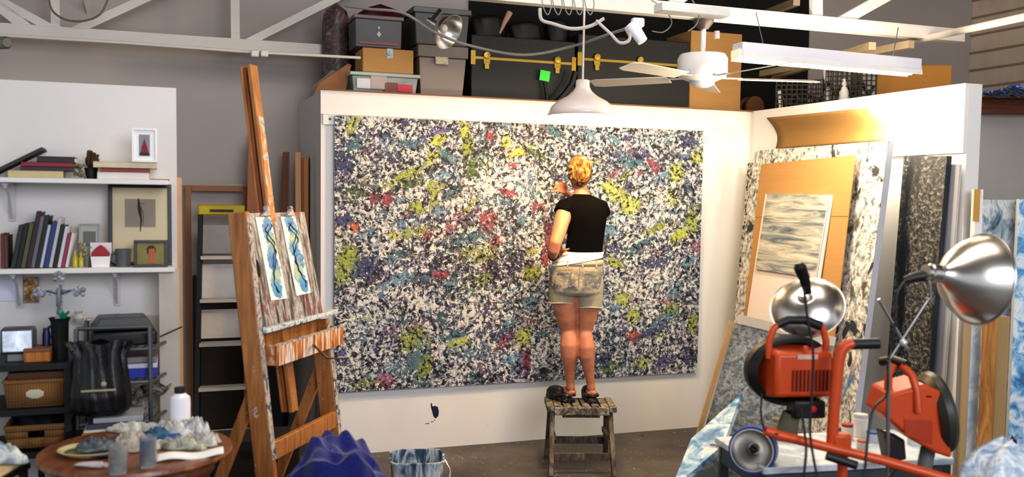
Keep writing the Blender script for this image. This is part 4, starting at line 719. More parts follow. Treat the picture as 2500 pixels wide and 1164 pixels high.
def tube_paint(label, px, py, yaw, cc, capc='d8d8d8', l=.11, z=ZTB):
    t = thing('paint_tube', label, 'paint tube', TP(px, py, z), yaw, 'paint tubes on the round table'); mb = MB(); n_ = 14; vs = []
    for i, (x, rx, rz) in enumerate([(-l / 2, .018, .001), (-l * .3, .017, .007), (l * .1, .015, .012), (l * .38, .013, .013), (l * .42, .006, .006), (l * .47, .006, .006)]): vs.append([(x, rx * cos(2 * pi * k / n_), .0132 + rz * sin(2 * pi * k / n_)) for k in range(n_)])
    fl = [p for r_ in vs for p in r_]; mb.add(fl, [(i * n_ + k, i * n_ + (k + 1) % n_, (i + 1) * n_ + (k + 1) % n_, (i + 1) * n_ + k) for i in range(5) for k in range(n_)]); mb.build('tube_body', mat(cc, .35), t)
    mb = MB(); mb.tube([(l * .46, 0, .0132), (l * .56, 0, .0132)], .009, 12); mb.build('cap', mat(capc, .4), t); return t
tube_paint('dark grey paint tube lying near the beige tissue', 292, 1075, 1.2, '4b5058'); tube_paint('navy paint tube on the front left of the table', 262, 1118, .4, '1f2550'); tube_paint('brown red paint tube behind the blue rag', 345, 1070, .9, '4a2420')
tube_paint('white and pink paint tube at the front rim of the table', 222, 1142, -.1, 'd5c9c9'); tube_paint('bright blue paint tube right of the teal rag', 412, 1074, .3, '2c62a0'); tube_paint('green-grey paint tube lying among the tissues on the right', 425, 1085, .8, '6f8a70'); tube_paint('black paint tube at the right side of the table', 478, 1080, -.4, '22261f')
def jar(label, px, py, w, h, cc, liquid, name='glass_jar'):
    t = onT(name, label, 'jar', px, py); gl, nt, b = newmat('clear_glass'); b.inputs['Base Color'].default_value = L(cc); b.inputs['Transmission Weight'].default_value = .75; b.inputs['Roughness'].default_value = .1; b.inputs['IOR'].default_value = 1.2
    n = noise(nt, coords(nt), 12); nt.links.new(ramp(nt, n, [(.4, cc), (.6, 'ffffff')]), b.inputs['Base Color'])
    mb = MB(); r_ = w / 2; mb.lathe([(0, .001), (r_ * .92, .001), (r_, .01), (r_, h), (r_ * .93, h), (r_ * .92, .008), (0, .008)], 28); mb.build('jar_body', gl, t)
    mb = MB(); mb.lathe([(0, .009), (r_ * .88, .009), (r_ * .88, h * liquid[0]), (0, h * liquid[0])], 24); mb.build('contents', mat(liquid[1], .3), t)
jar('glass jar with yellow liquid at the front of the round table', 288, 1156, .062, .105, 'dcdcd4', (.45, 'b89a3a')); jar('tall clear plastic cup with pale blue wash water', 362, 1140, .06, .115, 'c6cede', (.9, '9da3b8'))
jar('small jar of white paint between tissue and plate', 298, 1128, .045, .05, 'd9d6d0', (.8, 'd4cfc6'))
# white squeeze bottle behind
p = TP(440, 1052); t = thing('plastic_bottle', 'tall white plastic bottle with black cap at the back of the round table', 'bottle', p); s = p.y / F; w = 50 * s; h = V(440, 945, p.y, 0).z - ZTB; r_ = w / 2
mb = MB(); mb.lathe([(0, .001), (r_, .001), (r_, h * .70), (r_ * .95, h * .78), (r_ * .55, h * .86), (r_ * .5, h * .88)], 28); mb.build('bottle_body', mat('eceaf0', .35, var=.02), t)
mb = MB(); mb.lathe([(r_ * .52, h * .86), (r_ * .52, h), (0, h)], 20); mb.build('cap', mat('24211f', .5), t)
# low table corner at bottom left with cloth and pads
ZC = .70; c0 = Zp(-20, 1150, ZC); t = thing('side_table', 'dark side table just inside the bottom left corner', 'table', (c0.x - .10, c0.y, 0)); mb = MB(); mb.box(0, 0, ZC - .012, .36, .26, .024); mb.build('tabletop', BLACK, t, bevel=.003)
for sx in (-1, 1):
    for sy in (-1, 1): mb = MB(); mb.box(sx * .16, sy * .11, (ZC - .024) / 2, .025, .025, ZC - .024); mb.build('leg', BLACK, t)
t = thing('sketch_pad', 'cream and yellow sketch pad on the side table in the bottom left corner', 'paper', (c0.x - .09, c0.y, ZC), .05); mb = MB(); mb.box(0, 0, .008, .32, .2, .014); mb.build('pages', mat('d9cf9c', .7), t); mb = MB(); mb.box(0, 0, .0165, .32, .2, .003); mb.build('cover', mat('d8b98c', .6), t)
clump('paint_rag', 'pale blue and white rag heaped on the sketch pad at bottom left', 'rag', -15, 1125, .12, .07, .055, speck([(.35, '6d8290'), (.5, 'b5bfc2'), (.65, 'e4e4dc')], 14), 11, z=ZC + .02)

# ------------------------------------------------------------------ ladder and boards at the back wall
def board_quad(name, label, cat, pts, th, m, group=None):     # board through four surveyed corners (TL,TR,BR,BL)
    a, b_, c, d = pts; x = (b_ - a); z = (a - d); n = x.cross(z).normalized(); mb = MB(); n *= th / 2
    o3 = (c + d) / 2; Mi = frame3(o3, (c - d) if (c - d).length > 1e-4 else x, z); Mi4 = Mi.inverted(); vs = [Mi4 @ (p + n * s) for s in (1, -1) for p in (a, b_, c, d)]
    mb.add(vs, [(0, 1, 2, 3), (7, 6, 5, 4), (0, 4, 5, 1), (1, 5, 6, 2), (2, 6, 7, 3), (3, 7, 4, 0)]); o = mb.build(name, m, M=Mi)
    return tag(o, label, cat, group)
def floorpt(p, z=.0): return Vector((p.x, p.y, z))
DLd = 7.25
yel = mat('c9b41c', .5); ldm = mat('15171a', .5); trd = mat('c6c1ba', .5, var=.08, scale=4)
a = V(487, 520, DLd + .1); b_ = V(602, 520, DLd + .1); wl = (b_ - a).length
lt = V(540, 500, DLd + .10); t = thing('step_ladder', 'tall folding step ladder with yellow cap and pale treads in the back corner', 'ladder', (lt.x, lt.y, 0), A)
Ht = lt.z; bk = .28  # top sits further back than the feet
wl = V(602, 520, DLd).x - V(484, 520, DLd).x; wl /= cos(A); wl *= .98
mb = MB(); mb.box(0, 0, Ht - .035, wl, .14, .07); mb.build('top_cap', yel, t, bevel=.01)
mb = MB(); mb.box(0, -.072, Ht - .04, wl * .5, .003, .018); mb.build('cap_marking', mat('3a3020', .6), t)
for s in (-1, 1): mb = MB(); mb.bar((s * wl * .44, -.03, Ht - .06), (s * wl * .60, -.42, 0), .03, .06); mb.build('side_rail', ldm, t)
for s in (-1, 1): mb = MB(); mb.bar((s * wl * .42, .04, Ht - .06), (s * wl * .5, .22, 0), .025, .04); mb.build('rear_leg', ldm, t)
for k in range(6):
    z = Ht - .36 - k * .29; f = (Ht - z) / Ht; wk = wl * (.86 + .30 * f); yk = -.03 - .39 * f
    mb = MB(); mb.box(0, yk + .0, z, wk, .10, .022); mb.build('tread', trd, t)
for k in (0, 1, 2):
    z1 = Ht - .10 - k * .29; f = (Ht - z1) / Ht; mb = MB(); mb.box(0, .0 - .30 * f, z1 - .14 + .0, wl * (.84 + .28 * f), .006, [.2, .24, .2][k]); mb.build('back_panel', mat(['b0aaa4', 'e6e2de', 'e2deda'][k], .6), t)
for s in (-1, 1): mb = MB(); mb.bar((s * wl * .47, -.13, Ht * .66), (s * wl * .47, .10, Ht * .60), .008, .02); mb.build('spreader', ldm, t)
# wooden frame behind the ladder and loose boards
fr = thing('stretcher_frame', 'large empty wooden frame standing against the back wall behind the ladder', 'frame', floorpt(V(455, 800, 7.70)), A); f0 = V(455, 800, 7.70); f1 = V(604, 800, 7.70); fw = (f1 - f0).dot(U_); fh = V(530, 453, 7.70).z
fwm = mat('a87650', .6, var=.1); 
for nm, bx in (('side_bar', (.02, 0, fh / 2, .04, .03, fh)), ('side_bar', (fw, 0, fh / 2, .04, .03, fh)), ('top_bar', (fw / 2 + .01, 0, fh - .02, fw - .07, .03, .04))): mb = MB(); mb.box(*bx); mb.build(nm, fwm, fr)
mb = MB(); mb.box(fw / 2, .02, fh + .008, fw + .06, .03, .016); mb.build('pale_edge', mat('b9b1a8', .6), fr)
def plank(label, x0, x1, yt, xb0, xb1, d0, d1, m, th=.03):
    a = V(x0, yt, d1); b_ = V(x1, yt, d1); c = floorpt(V(xb1, 900, d0)); d = floorpt(V(xb0, 900, d0)); return board_quad('wooden_plank', label, 'plank', (a, b_, c, d), th, m)
mb = MB(); mb.box(fw / 2, -.004, .58, fw - .09, .012, 1.14); mb.build('shadow_panel', mat('4e4238', .8, var=.12, scale=2), fr)  # dark panel added to imitate the shadowed lower back wall
brn = mat('7d4a2c', .6, var=.12, stretch=(5, 5, .4)); org = mat('b06a35', .55, var=.12, stretch=(5, 5, .4))
plank('wide brown plank leaning right behind the easel mast', 606, 628, 350, 592, 640, 7.3, 7.55, org)
plank('reddish narrow plank leaning behind the easel mast top', 611, 622, 324, 606, 622, 7.42, 7.66, brn)
plank('dark brown plank leaning on the back wall right of the easel mast', 691, 706, 372, 676, 694, 7.2, 7.6, brn)
plank('light tan plank leaning beside the door opening', 720, 733, 372, 726, 738, 6.75, 6.95, mat('b98558', .6, var=.1, stretch=(5, 5, .4)))
# dark roll and garments behind the easel
p = floorpt(V(722, 1000, 6.62)); t = thing('rolled_canvas', 'dark rolled canvas standing upright behind the easel', 'roll', p); h = V(690, 880, 6.95).z + .15
mb = MB(); mb.tube([(0, 0, .001), (.05, .05, h)], .07, 24); mb.build('roll_body', mat('33302f', .8), t); mb = MB(); mb.tube([(.0, 0, .02), (.004, .004, .05)], .073, 24); mb.build('brown_end', mat('5c3f38', .8), t)
p = floorpt(V(668, 1000, 6.80)); t = thing('black_garment', 'black crumpled garment hanging behind the easel', 'garment', p); mb = MB(); mb.grid(lambda u, v_: ((.13 + .02 * sin(u * 30)) * cos(u * 2 * pi) * (1 - .35 * v_), .06 * sin(u * 2 * pi) + .01 * sin(u * 44), .02 + v_ * 1.0), 60, 10); mb.tube([(0, .0, 0), (0, 0, .99)], .012, 8); mb.build('fabric', mat('0d0d0e', .9, var=.4), t)
mb = MB(); mb.box(0, 0, .16, .5, .3, .32); t = thing('dark_crate', 'dark low crate on the floor in the back corner behind the easel', 'crate', floorpt(V(620, 1000, 6.1)), A); mb.build('crate_body', mat('1d1a18', .9), t, bevel=.01); mb = MB(); mb.box(0, -.151, .24, .16, .004, .04); mb.build('hand_slot', mat('060606', .9), t)
# ------------------------------------------------------------------ easel
wd_ = Vector((.25, .968, 0)).normalized(); EO = Vector((-1.054, 4.2, 0)); ME = frame3(EO, wd_, (0, 0, 1)); MEi = ME.inverted()
es = thing('studio_easel', 'large paint-splattered wooden studio easel with tall mast, in front of the left bay', 'easel', (0, 0, 0), M=ME)
ew, nt, b = newmat('oiled_easel_wood'); v = coords(nt, (9, 9, .8)); n = noise(nt, v, 5, 4, .6, .3); c = ramp(nt, n, [(.3, '8a5830'), (.5, 'a9703e'), (.72, 'be8850')])
v2 = coords(nt); n2 = noise(nt, v2, 24, 4, .65, .8); c = mix(nt, ramp(nt, n2, [(.67, 0.0), (.69, .85)]), c, L('b9b6b2')); n3 = noise(nt, v2, 40, 2, .6, .5); c = mix(nt, ramp(nt, n3, [(.70, 0.0), (.72, .9)]), c, L('2a2420'))
nt.links.new(c, b.inputs['Base Color']); b.inputs['Roughness'].default_value = .45
drk = speck([(.3, '6a3a1c'), (.5, '8a5026'), (.7, '9d6030')], 5, (9, 9, .8), dist=.3, bmp=.03, gloss=.5)
crust = speck([(.30, '23262e'), (.42, '5d6068'), (.5, 'b9b8b6'), (.56, 'd8b890'), (.62, '7f8692'), (.72, 'ece9e4')], 26, (1, 1, .7), dist=1.5, bmp=.8)
ly = lambda z: .111 * z
def post(s, zt, nm='post'):
    mb = MB(); mb.bar((s, ly(0), 0.02), (s, ly(zt), zt), .038, .098, (0, 1, 0)); o = mb.build(nm, ew, es, bevel=.008)
    mb = MB(); z0 = .55 if s == 0 else .5; mb.bar((s, ly(z0) - .051, z0), (s, ly(zt) - .051, zt - .02), .037, .004, (0, 1, 0)); mb.build('paint_crust', crust, o, bevel=.001)
post(0, 1.665); post(.69, 1.10)
for s in (0, .69):
    mb = MB(); mb.bar((s, -.22, .035), (s, .50, .035), .045, .07); mb.build('foot', ew, es, bevel=.006)
    mb = MB(); mb.bar((s + .03, ly(.85) + .03, .86), (s + .03, .46, .05), .03, .055, (0, 1, 0)); mb.build('rear_brace', ew, es, bevel=.004)
mb = MB(); mb.box(.345, ly(.58) - .03, .58, .65, .03, .085); mb.build('lower_crossbeam', ew, es, bevel=.004)
mb = MB(); mb.box(.36, .30, .12, .66, .03, .06); mb.build('rear_crossbeam', ew, es, bevel=.004)
# mast with grooved side
mt = MEi @ V(612, 158, 4.55, 0); mm = MEi @ V(657, 505, 4.54, 0); dirm = (mt - mm) / (mt.z - mm.z); mb0 = mm + dirm * (.75 - mm.z); sM = mm.x; yM = lambda z: mm.y + dirm.y * (z - mm.z)
zt_m = mt.z
mb = MB(); mb.bar((sM, yM(.7) + .0, .7), (sM, yM(zt_m), zt_m), .066, .022, (0, 1, 0)); o = mb.build('mast', ew, es, bevel=.004)
mb = MB(); mb.bar((sM, yM(.7) + .030, .7), (sM, yM(zt_m - .015) + .030, zt_m - .015), .05, .016, (0, 1, 0)); mb.build('mast_rail', drk, es)
mb = MB(); mb.bar((sM, yM(.7) + .045, .7), (sM, yM(zt_m - .01) + .045, zt_m - .01), .062, .012, (0, 1, 0)); mb.build('mast_back', ew, es, bevel=.002)
mb = MB(); mb.bar((sM, yM(1.62) - .0125, 1.62), (sM, yM(2.12) - .0125, 2.12), .05, .003, (0, 1, 0)); mb.build('paint_crust', speck([(.42, 'b5713a'), (.5, 'c98b50'), (.57, 'c2bdb8'), (.64, '6e7a80'), (.7, '26221f')], 12, (1, 1, .8), dist=1), o)
# drawer box and ledges
dripm, nt, b = newmat('dripping_paint'); v = coords(nt, (1, 1, .09)); n = noise(nt, v, 42, 3, .6, .15); c = ramp(nt, n, [(.34, '5b4238'), (.42, 'b06a34'), (.50, 'c98246'), (.535, 'e3c6a6'), (.58, 'ece6e0'), (.66, 'a9a6b0'), (.7, 'd8773a')])
nt.links.new(c, b.inputs['Base Color']); b.inputs['Roughness'].default_value = .4; bump(nt, b, n, .4)
fl = MEi @ V(681, 870, 4.22, 0); fr_ = MEi @ V(842, 817, 4.885, 0); bl = MEi @ V(626, 873, 4.25, 0); zc = (fl.z + fr_.z) / 2; s0, s1 = fl.x, fr_.x; y0, y1 = fl.y, bl.y
mb = MB(); mb.box((s0 + s1) / 2, y0 + .009, zc, s1 - s0, .018, .093); dr = mb.build('drawer', dripm, es, bevel=.002)
mb = MB(); mb.box(s0 + .008, (y0 + y1) / 2 + .01, zc, .016, y1 - y0 - .02, .093); mb.build('drawer_side', speck([(.4, '9a5f30'), (.55, 'b5713a'), (.62, 'c9a68a'), (.72, 'e4dfd8')], 14, dist=1), es, bevel=.001)
mb = MB(); mb.box(s1 - .008, (y0 + y1) / 2 + .01, zc, .016, y1 - y0 - .02, .093); mb.build('drawer_side', ew, es, bevel=.001)
mb = MB(); mb.box((s0 + s1) / 2, (y0 + y1) / 2, zc - .04, s1 - s0 - .034, y1 - y0 - .03, .006); mb.build('drawer_floor', drk, es)
mb = MB(); mb.box((s0 + s1) / 2, y0 + .009, zc + .049, s1 - s0, .02, .008); mb.build('paint_crust', crust, dr)
a = MEi @ V(633, 832, 4.28, 0); b_ = MEi @ V(774, 795, 4.8, 0); mb = MB(); mb.box((a.x + b_.x) / 2 + .02, a.y + .02, a.z - .002, b_.x - a.x + .06, .03, .085); mb.build('upper_crossbeam', ew, es, bevel=.003)
a = MEi @ V(640, 808, 4.24, 0); b_ = MEi @ V(811, 764, 4.97, 0); mb = MB(); mb.bar((a.x, a.y + .0, a.z), (b_.x, a.y, a.z + .005), .05, .022); mb.build('canvas_ledge', speck([(.32, '2a3f5c'), (.42, '7f95a8'), (.48, 'e6e6e4'), (.58, 'c2ccd4'), (.68, '2f5f86')], 24, dist=1.6, bmp=.8), es, bevel=.004)
mb = MB(); q = [MEi @ V(*p, 0) for p in ((765, 841, 4.56), (775, 846, 4.5), (799, 874, 4.5), (848, 875, 4.62))]; q[0].y = y0; q[1].y = y0 - .03; mb.tube([q[0], q[1]], .006, 8); mb.tube([q[1], q[2]], .0055, 8); mb.tube([q[2], q[3]], .0045, 8); mb.build('crank_handle', mat('34302e', .4, .7), es)
# board resting on the ledge
P_tl, P_tr, P_br, P_bl = V(595, 521, 4.32, 0), V(740, 518, 4.85, 0), V(782, 767, 4.83, 0), V(646, 797, 4.30, 0)
P_br = P_tr + (P_bl - P_tl)
brdm, nt, b = newmat('streaked_board'); v = coords(nt, (1, 1, .13)); n = noise(nt, v, 50, 4, .65, .3); c = ramp(nt, n, [(.36, '1f1b1d'), (.44, '4d4442'), (.50, '7d7876'), (.55, 'bcbab8'), (.60, '6a6462'), (.68, 'dddbd8')])
v2 = coords(nt, (1, 1, .5)); n2 = noise(nt, v2, 11, 4, .6, 1.); c = mix(nt, ramp(nt, n2, [(.55, 0.0), (.60, .75)]), c, L('7a2a34')); n3 = noise(nt, v2, 8, 4, .6, 2.); c = mix(nt, ramp(nt, n3, [(.64, 0.0), (.69, .7)]), c, L('54789a'))
nt.links.new(c, b.inputs['Base Color']); b.inputs['Roughness'].default_value = .5; bump(nt, b, n, .5)
bn = (P_tr - P_tl).cross(P_tl - P_bl).normalized(); bn = bn if bn.x > 0 else -bn
bd = board_quad('drawing_board', 'paint-streaked board clamped on the easel under two strip paintings', 'board', (P_tl, P_tr, P_br, P_bl), .014, brdm)
def onB(px, py, off=.0095):
    r = ray(px, py); k = (P_tl + bn * off - CAM).dot(bn) / r.dot(bn); return CAM + r * k
hole = MB(); pc = onB(630, 655, .0075); Mh = frame3(pc, (P_tr - P_tl), (P_tl - P_bl)); hole.prism([(.022 * cos(k * pi / 8) * .7, .042 * sin(k * pi / 8)) for k in range(16)], -.001, .001, Mh); o = hole.build('hand_hole', mat('0b0706', .9)); o.parent = bd; o.matrix_parent_inverse = bd.matrix_world.inverted()
stripm, nt, b = newmat('painted_paper_strip'); v = coords(nt); 
def strip(label, pts, seed):
    q = [onB(*p, .0105) for p in pts]; o = board_quad('strip_painting', label, 'painting', q, .003, mat('f1efe8', .7, var=.02), 'strip paintings on the easel board'); Mi = o.matrix_world; W_ = (q[1] - q[0]).length; H_ = (q[0] - q[3]).length; random.seed(seed)
    cols = [('3a86b8', .95), ('5aa0c8', .9), ('2f6ea8', .9), ('86b6c9', .9), ('b9c88a', .8), ('9fb7b0', .8)]
    yb_ = -.0028 if (Mi.to_3x3() @ Vector((0, -1, 0))).dot(bn) > 0 else .0028; sg = -1 if yb_ < 0 else 1
    for k in range(13):
        z = H_ * (.93 - k * .068); x = W_ * .12 * sin(k * 1.3 + seed); rr = W_ * random.uniform(.24, .34); cc = cols[k % 6] if k % 3 else cols[0]
        mb = MB(); mb.prism([(x + rr * cos(a_ / 14 * 2 * pi) * (1 + .2 * sin(a_ * 2.3 + k)), z + rr * .9 * sin(a_ / 14 * 2 * pi) * (1 + .15 * cos(a_ * 1.7 + k))) for a_ in range(14)], yb_, yb_ + sg * (.0003 + .0001 * k)); mb.build('colour_wash', speck([(.35, cc[0]), (.6, cols[(k + 1) % 6][0]), (.8, 'cfe0e6')], 30, bmp=0, dist=.8), o)
    for ph in (0, 2.2):
        mb = MB(); mb.tube([(W_ * .22 * sin(t_ * (11 + ph) + ph * 2 + seed + 1.5 * sin(t_ * 5)) + .004 * sin(t_ * 50), yb_ + sg * .002, H_ * (.92 - .84 * t_)) for t_ in [i / 50 for i in range(51)]], [.0022 + .002 * abs(sin(i * .37)) for i in range(51)], 6, flat=.3); mb.build('ink_line', mat('1b2c55', .6), o)
strip('left narrow watercolour strip of twisting blue and green shapes on the easel board', [(623.5, 530), (659.5, 529), (701, 728), (662, 733.6)], 3)
strip('right narrow watercolour strip of blue twisting shapes on the easel board', [(685, 529), (720, 528), (759, 714), (724, 722)], 5)
for (px, lb) in ((648, 'grey paint-crusted clamp at the top left of the drawing board'), (706, 'grey paint-crusted clamp at the top right of the drawing board')):
    p = onB(px, 522, .012); mb = MB(frame3(p, (P_tr - P_tl), (P_tl - P_bl))); mb.prism([(-.05, -.012), (.02, -.012), (.03, .0), (.026, .035), (.014, .04), (.006, .012), (-.02, .006)], -.012, .014); o = mb.build('board_clamp', crust, bevel=.003); tag(o, lb, 'clamp')
# ------------------------------------------------------------------ blue towel, bucket
blu, nt, b = newmat('blue_towelling'); v = coords(nt); n = noise(nt, v, 120, 3, .7); nt.links.new(ramp(nt, n, [(.3, '080e42'), (.6, '142276'), (.8, '2032a0')]), b.inputs['Base Color']); b.inputs['Roughness'].default_value = .9; b.inputs['Sheen Weight'].default_value = .3; bump(nt, b, n, .5, .006)
cx, cy = -.765, 3.93; t = thing('blue_towel', 'royal blue towel heaped in folds beside the foot of the easel', 'towel', (cx, cy, 0)); zp = .735
def tow(u, v_):
    a_ = u * 2 * pi; f = v_; rx, ry = .225 * min(1, f * 1.6) * (1 + .18 * f), .16 * min(1, f * 1.6) * (1 + .18 * f)
    w = 1 + (.07 * sin(a_ * 5 + 1 + 2 * f) + .05 * sin(a_ * 9 + 3)) * f * 1.5; x, y = rx * w * cos(a_), ry * w * sin(a_)
    top = float(np.interp(x, [-.26, -.2, -.12, -.03, .05, .13, .2, .26], [.40, .52, .60, .72, .68, .665, .60, .50])); fold = .05 * (1 - abs(sin(x * 11 - y * 9 + .3))) ** 2 + .035 * (1 - abs(sin(x * 7 + y * 16 + 1.2))) ** 2 - .03 + .007 * sin(x * 62 + y * 35) + .006 * sin(x * 31 - y * 70)
    z = (top + fold) if f < .62 else (top + fold) * (1 - ((f - .62) / .38) ** 1.6)
    return (x, y, max(.002, z))
mb = MB(); mb.grid(tow, 90, 40); mb.build('folded_cloth', blu, t, solid=.008, sub=1)
mb = MB(); mb.tube([(-.10, -.165, .50), (-.05, -.16, .58), (-.0, -.12, .655), (.03, -.06, .69)], .003, 6); mb.build('pale_seam', mat('5a68b8', .8), t)
pb = Zp(1018, 1113, .36); t = thing('paint_bucket', 'square white bucket of dark blue paint on the floor in front of the wall', 'bucket', (pb.x, pb.y, 0), .12)
mb = MB()
def sqr(r_, z, n=40, e=5): return [((abs(cos(2 * pi * k / n)) ** (2 / e)) * math.copysign(r_, cos(2 * pi * k / n)), (abs(sin(2 * pi * k / n)) ** (2 / e)) * math.copysign(r_, sin(2 * pi * k / n)), z) for k in range(n)]
rr = [sqr(.12, 0), sqr(.14, .35), sqr(.148, .352), sqr(.148, .36), sqr(.136, .36), sqr(.13, .27)]; fl_ = [p for r_ in rr for p in r_]; mb.add(fl_, [(i * 40 + k, i * 40 + (k + 1) % 40, (i + 1) * 40 + (k + 1) % 40, (i + 1) * 40 + k) for i in range(5) for k in range(40)] + [tuple(range(40))[::-1]]); mb.build('bucket_body', speck([(.35, '1e5a86'), (.43, '2b3a4a'), (.5, '8fa0aa'), (.56, 'c8cccc'), (.62, '3a5568'), (.7, '1c2f44')], 9, (1, 1, .25), dist=.6), t)
mb = MB(); mb.add(sqr(.131, .28), [tuple(range(40))]); mb.build('wet_paint', speck([(.35, '1c3348'), (.55, '27506e'), (.68, '2f7ea8')], 8, gloss=.25), t)
mb = MB(); mb.tube([(.148, -.01, .34), (.175, -.07, .30), (.165, -.12, .24), (.12, -.155, .22)], .004, 6); mb.build('wire_handle', METAL, t)
# ------------------------------------------------------------------ loft goods
Tn = T
def cart(name, label, cat, x0, x1, y0, y1, d, m, dep=.35, z=ZT, tap=1., tape=None, lidm=None, lidh=.12, group=None, yawd=0, t=T):
    p, w, h, a = place(x0, x1, y0, y1, d, t); h = V((x0 + x1) / 2, y0, d, t).z - z; p.z = z; o = thing(name, label, cat, p, a + yawd, group)
    mb = MB(); hb = h * (1 - (lidh if lidm else 0)); mb.taper(0, dep / 2, 0.001, hb, w * tap, dep * tap, w * (.97 if lidm else 1), dep * (.97 if lidm else 1)); mb.build('box_body', m, o, bevel=.006)
    if tape: mb = MB(); mb.box(w * .03, -.002, h * .8, w * .12, .002, h * .38); mb.box(w * .03, dep / 2, h + .0012, w * .12, dep, .002); mb.build('tape', tape, o)
    if lidm: mb = MB(); mb.box(0, dep / 2, hb + h * lidh / 2, w * 1.04, dep * 1.04, h * lidh); mb.build('lid', lidm, o, bevel=.006)
    return o, w, h
plym = mat('9a6a42', .75, var=.12, scale=4)
mb = MB(); p = V(778, 219, 6.98); M_ = frame3(p, U_, (0, 0, 1)); Mi = M_.inverted(); mb.prism([((Mi @ V(x, y, 6.98)).x, (Mi @ V(x, y, 6.98)).z) for x, y in ((764, 232), (778, 205), (850, 155), (858, 158), (841, 232))], 0, .02); tag(mb.build('plywood_offcut', plym, M=M_), 'triangular brown plywood offcut at the left end of the loft', 'board')
mb = MB(); M2 = frame3(V(760, 225, 7.2), U_, (0, 0, 1)); Mi = M2.inverted(); mb.prism([((Mi @ V(x, y, 7.2)).x, (Mi @ V(x, y, 7.2)).z) for x, y in ((755, 236), (762, 212), (812, 170), (830, 180), (800, 236))], 0, .015); tag(mb.build('plywood_offcut', mat('8b8377', .8), M=M2), 'grey board behind the triangular plywood at the left of the loft', 'board')
tubm, nt, b = newmat('cloudy_plastic'); b.inputs['Transmission Weight'].default_value = .3; b.inputs['Roughness'].default_value = .35; n = noise(nt, coords(nt), 5, 3); nt.links.new(ramp(nt, n, [(.4, '8f9a90'), (.6, 'b5bbb4')]), b.inputs['Base Color'])
t, w, h1 = cart('storage_tub', 'translucent plastic tub with coloured contents on the loft edge', 'tub', 858, 1024, 178, 228, 6.86, tubm, dep=.34, tap=.9, lidm=mat('a9b3ac', .35), lidh=.16)
for nm, x, ww, z, hh, cc in (('white_contents', -.16, .10, .08, .07, 'd5d8dc'), ('pale_contents', -.05, .12, .09, .09, 'b9a8a0'), ('red_contents', .14, .12, .06, .05, 'c43c4c'), ('brown_contents', .04, .10, .06, .07, '7a4a42')): mb = MB(); mb.box(x * w / .5, -.0, z, ww * w / .5, .012, hh); mb.build(nm, mat(cc, .6), t, bevel=.003)
zt1 = ZT + h1 + .003
t, w, h2 = cart('cardboard_box', 'small cardboard box with blue tape between two plastic tubs', 'box', 886, 1010, 119, 176, 6.90, CARD, dep=.28, z=zt1, tape=speck([(.4, '5c7f9e'), (.55, 'b9c6cc'), (.7, 'c9908c')], 20))
t, w, h3 = cart('storage_tub', 'dark grey tub with red stripe on top of the taped cardboard box', 'tub', 866, 984, 38, 118, 6.91, mat('54545a', .5), dep=.28, z=zt1 + h2 + .004, lidm=mat('77686a', .5), lidh=.12, tap=.94)
mb = MB(); mb.box(0, -.001, h3 * .13, w * .8, .004, .012); mb.build('red_stripe', mat('9a4a48', .5), t)
mb = MB(); mb.prism([(0, -.022), (.016, 0), (0, .022), (-.016, 0)], -.0005, .004, TM(0, 0, h3 * .42)); mb.prism([(0, -.012), (.009, 0), (0, .012), (-.009, 0)], -.0005, .004, TM(0, 0, h3 * .62)); mb.build('pale_emblem', mat('b9b6aa', .5), t)
def sack(name, label, cat, x0, x1, y0, y1, d, m, dep=.3, z=ZT, seed=1, pn='fabric'):
    p, w, h, a = place(x0, x1, y0, y1, d); h = V((x0 + x1) / 2, y0, d).z - z; p.z = z; o = thing(name, label, cat, p, a); r_ = random.Random(seed); ph = [r_.uniform(0, 6) for _ in range(6)]
    mb = MB(); mb.grid(lambda u, v_: ((w / 2) * (1 + .06 * sin(9 * u * 6.28 + ph[0] + v_ * 4)) * cos(u * 2 * pi) * (max(0, 1 - v_ ** 12)) ** .5, dep / 2 + (dep / 2 - .02) * sin(u * 2 * pi) * (max(0, 1 - v_ ** 12)) ** .5, .002 + h * v_ * (1 - .04 * sin(u * 18 + ph[1]))), 60, 16); mb.build(pn, m, o); return o, w, h
sack('red_blanket', 'dark red blanket bundled behind the plastic tubs', 'blanket', 864, 1008, 12, 232, 7.24, speck([(.35, '2c0508'), (.6, '57101a'), (.75, '7c1826')], 8), seed=2, dep=.24)
sack('patterned_bag', 'plum and grey patterned fabric bag at the left of the red blanket', 'bag', 793, 862, 10, 232, 7.25, speck([(.35, '3a332f'), (.48, '5a4a4c'), (.56, '6d4a55'), (.66, '8a8074')], 14, dist=2), seed=3, dep=.22)
greyt = mat('8d8179', .6, var=.05); dgt = mat('5a5a5c', .6)
t, w, h4 = cart('storage_tote', 'taupe lidded storage tote with a small sticker, lower of the two', 'tote', 1022, 1140, 112, 236, 6.90, greyt, dep=.44, tap=.86, lidm=mat('7d756f', .6), lidh=.22, group=None)
mb = MB(); mb.box(-w * .04, -.018, h4 * .72, w * .26, .004, .05); mb.build('sticker', speck([(.4, 'b59a72'), (.55, 'cdbb9a'), (.65, '8a8a9a')], 22), t)
t, w, h5 = cart('storage_tote', 'charcoal grey storage tote stacked on the taupe tote', 'tote', 1012, 1148, 20, 108, 6.89, dgt, dep=.44, z=ZT + h4 + .004, tap=.9, lidm=mat('66686a', .6), lidh=.15)
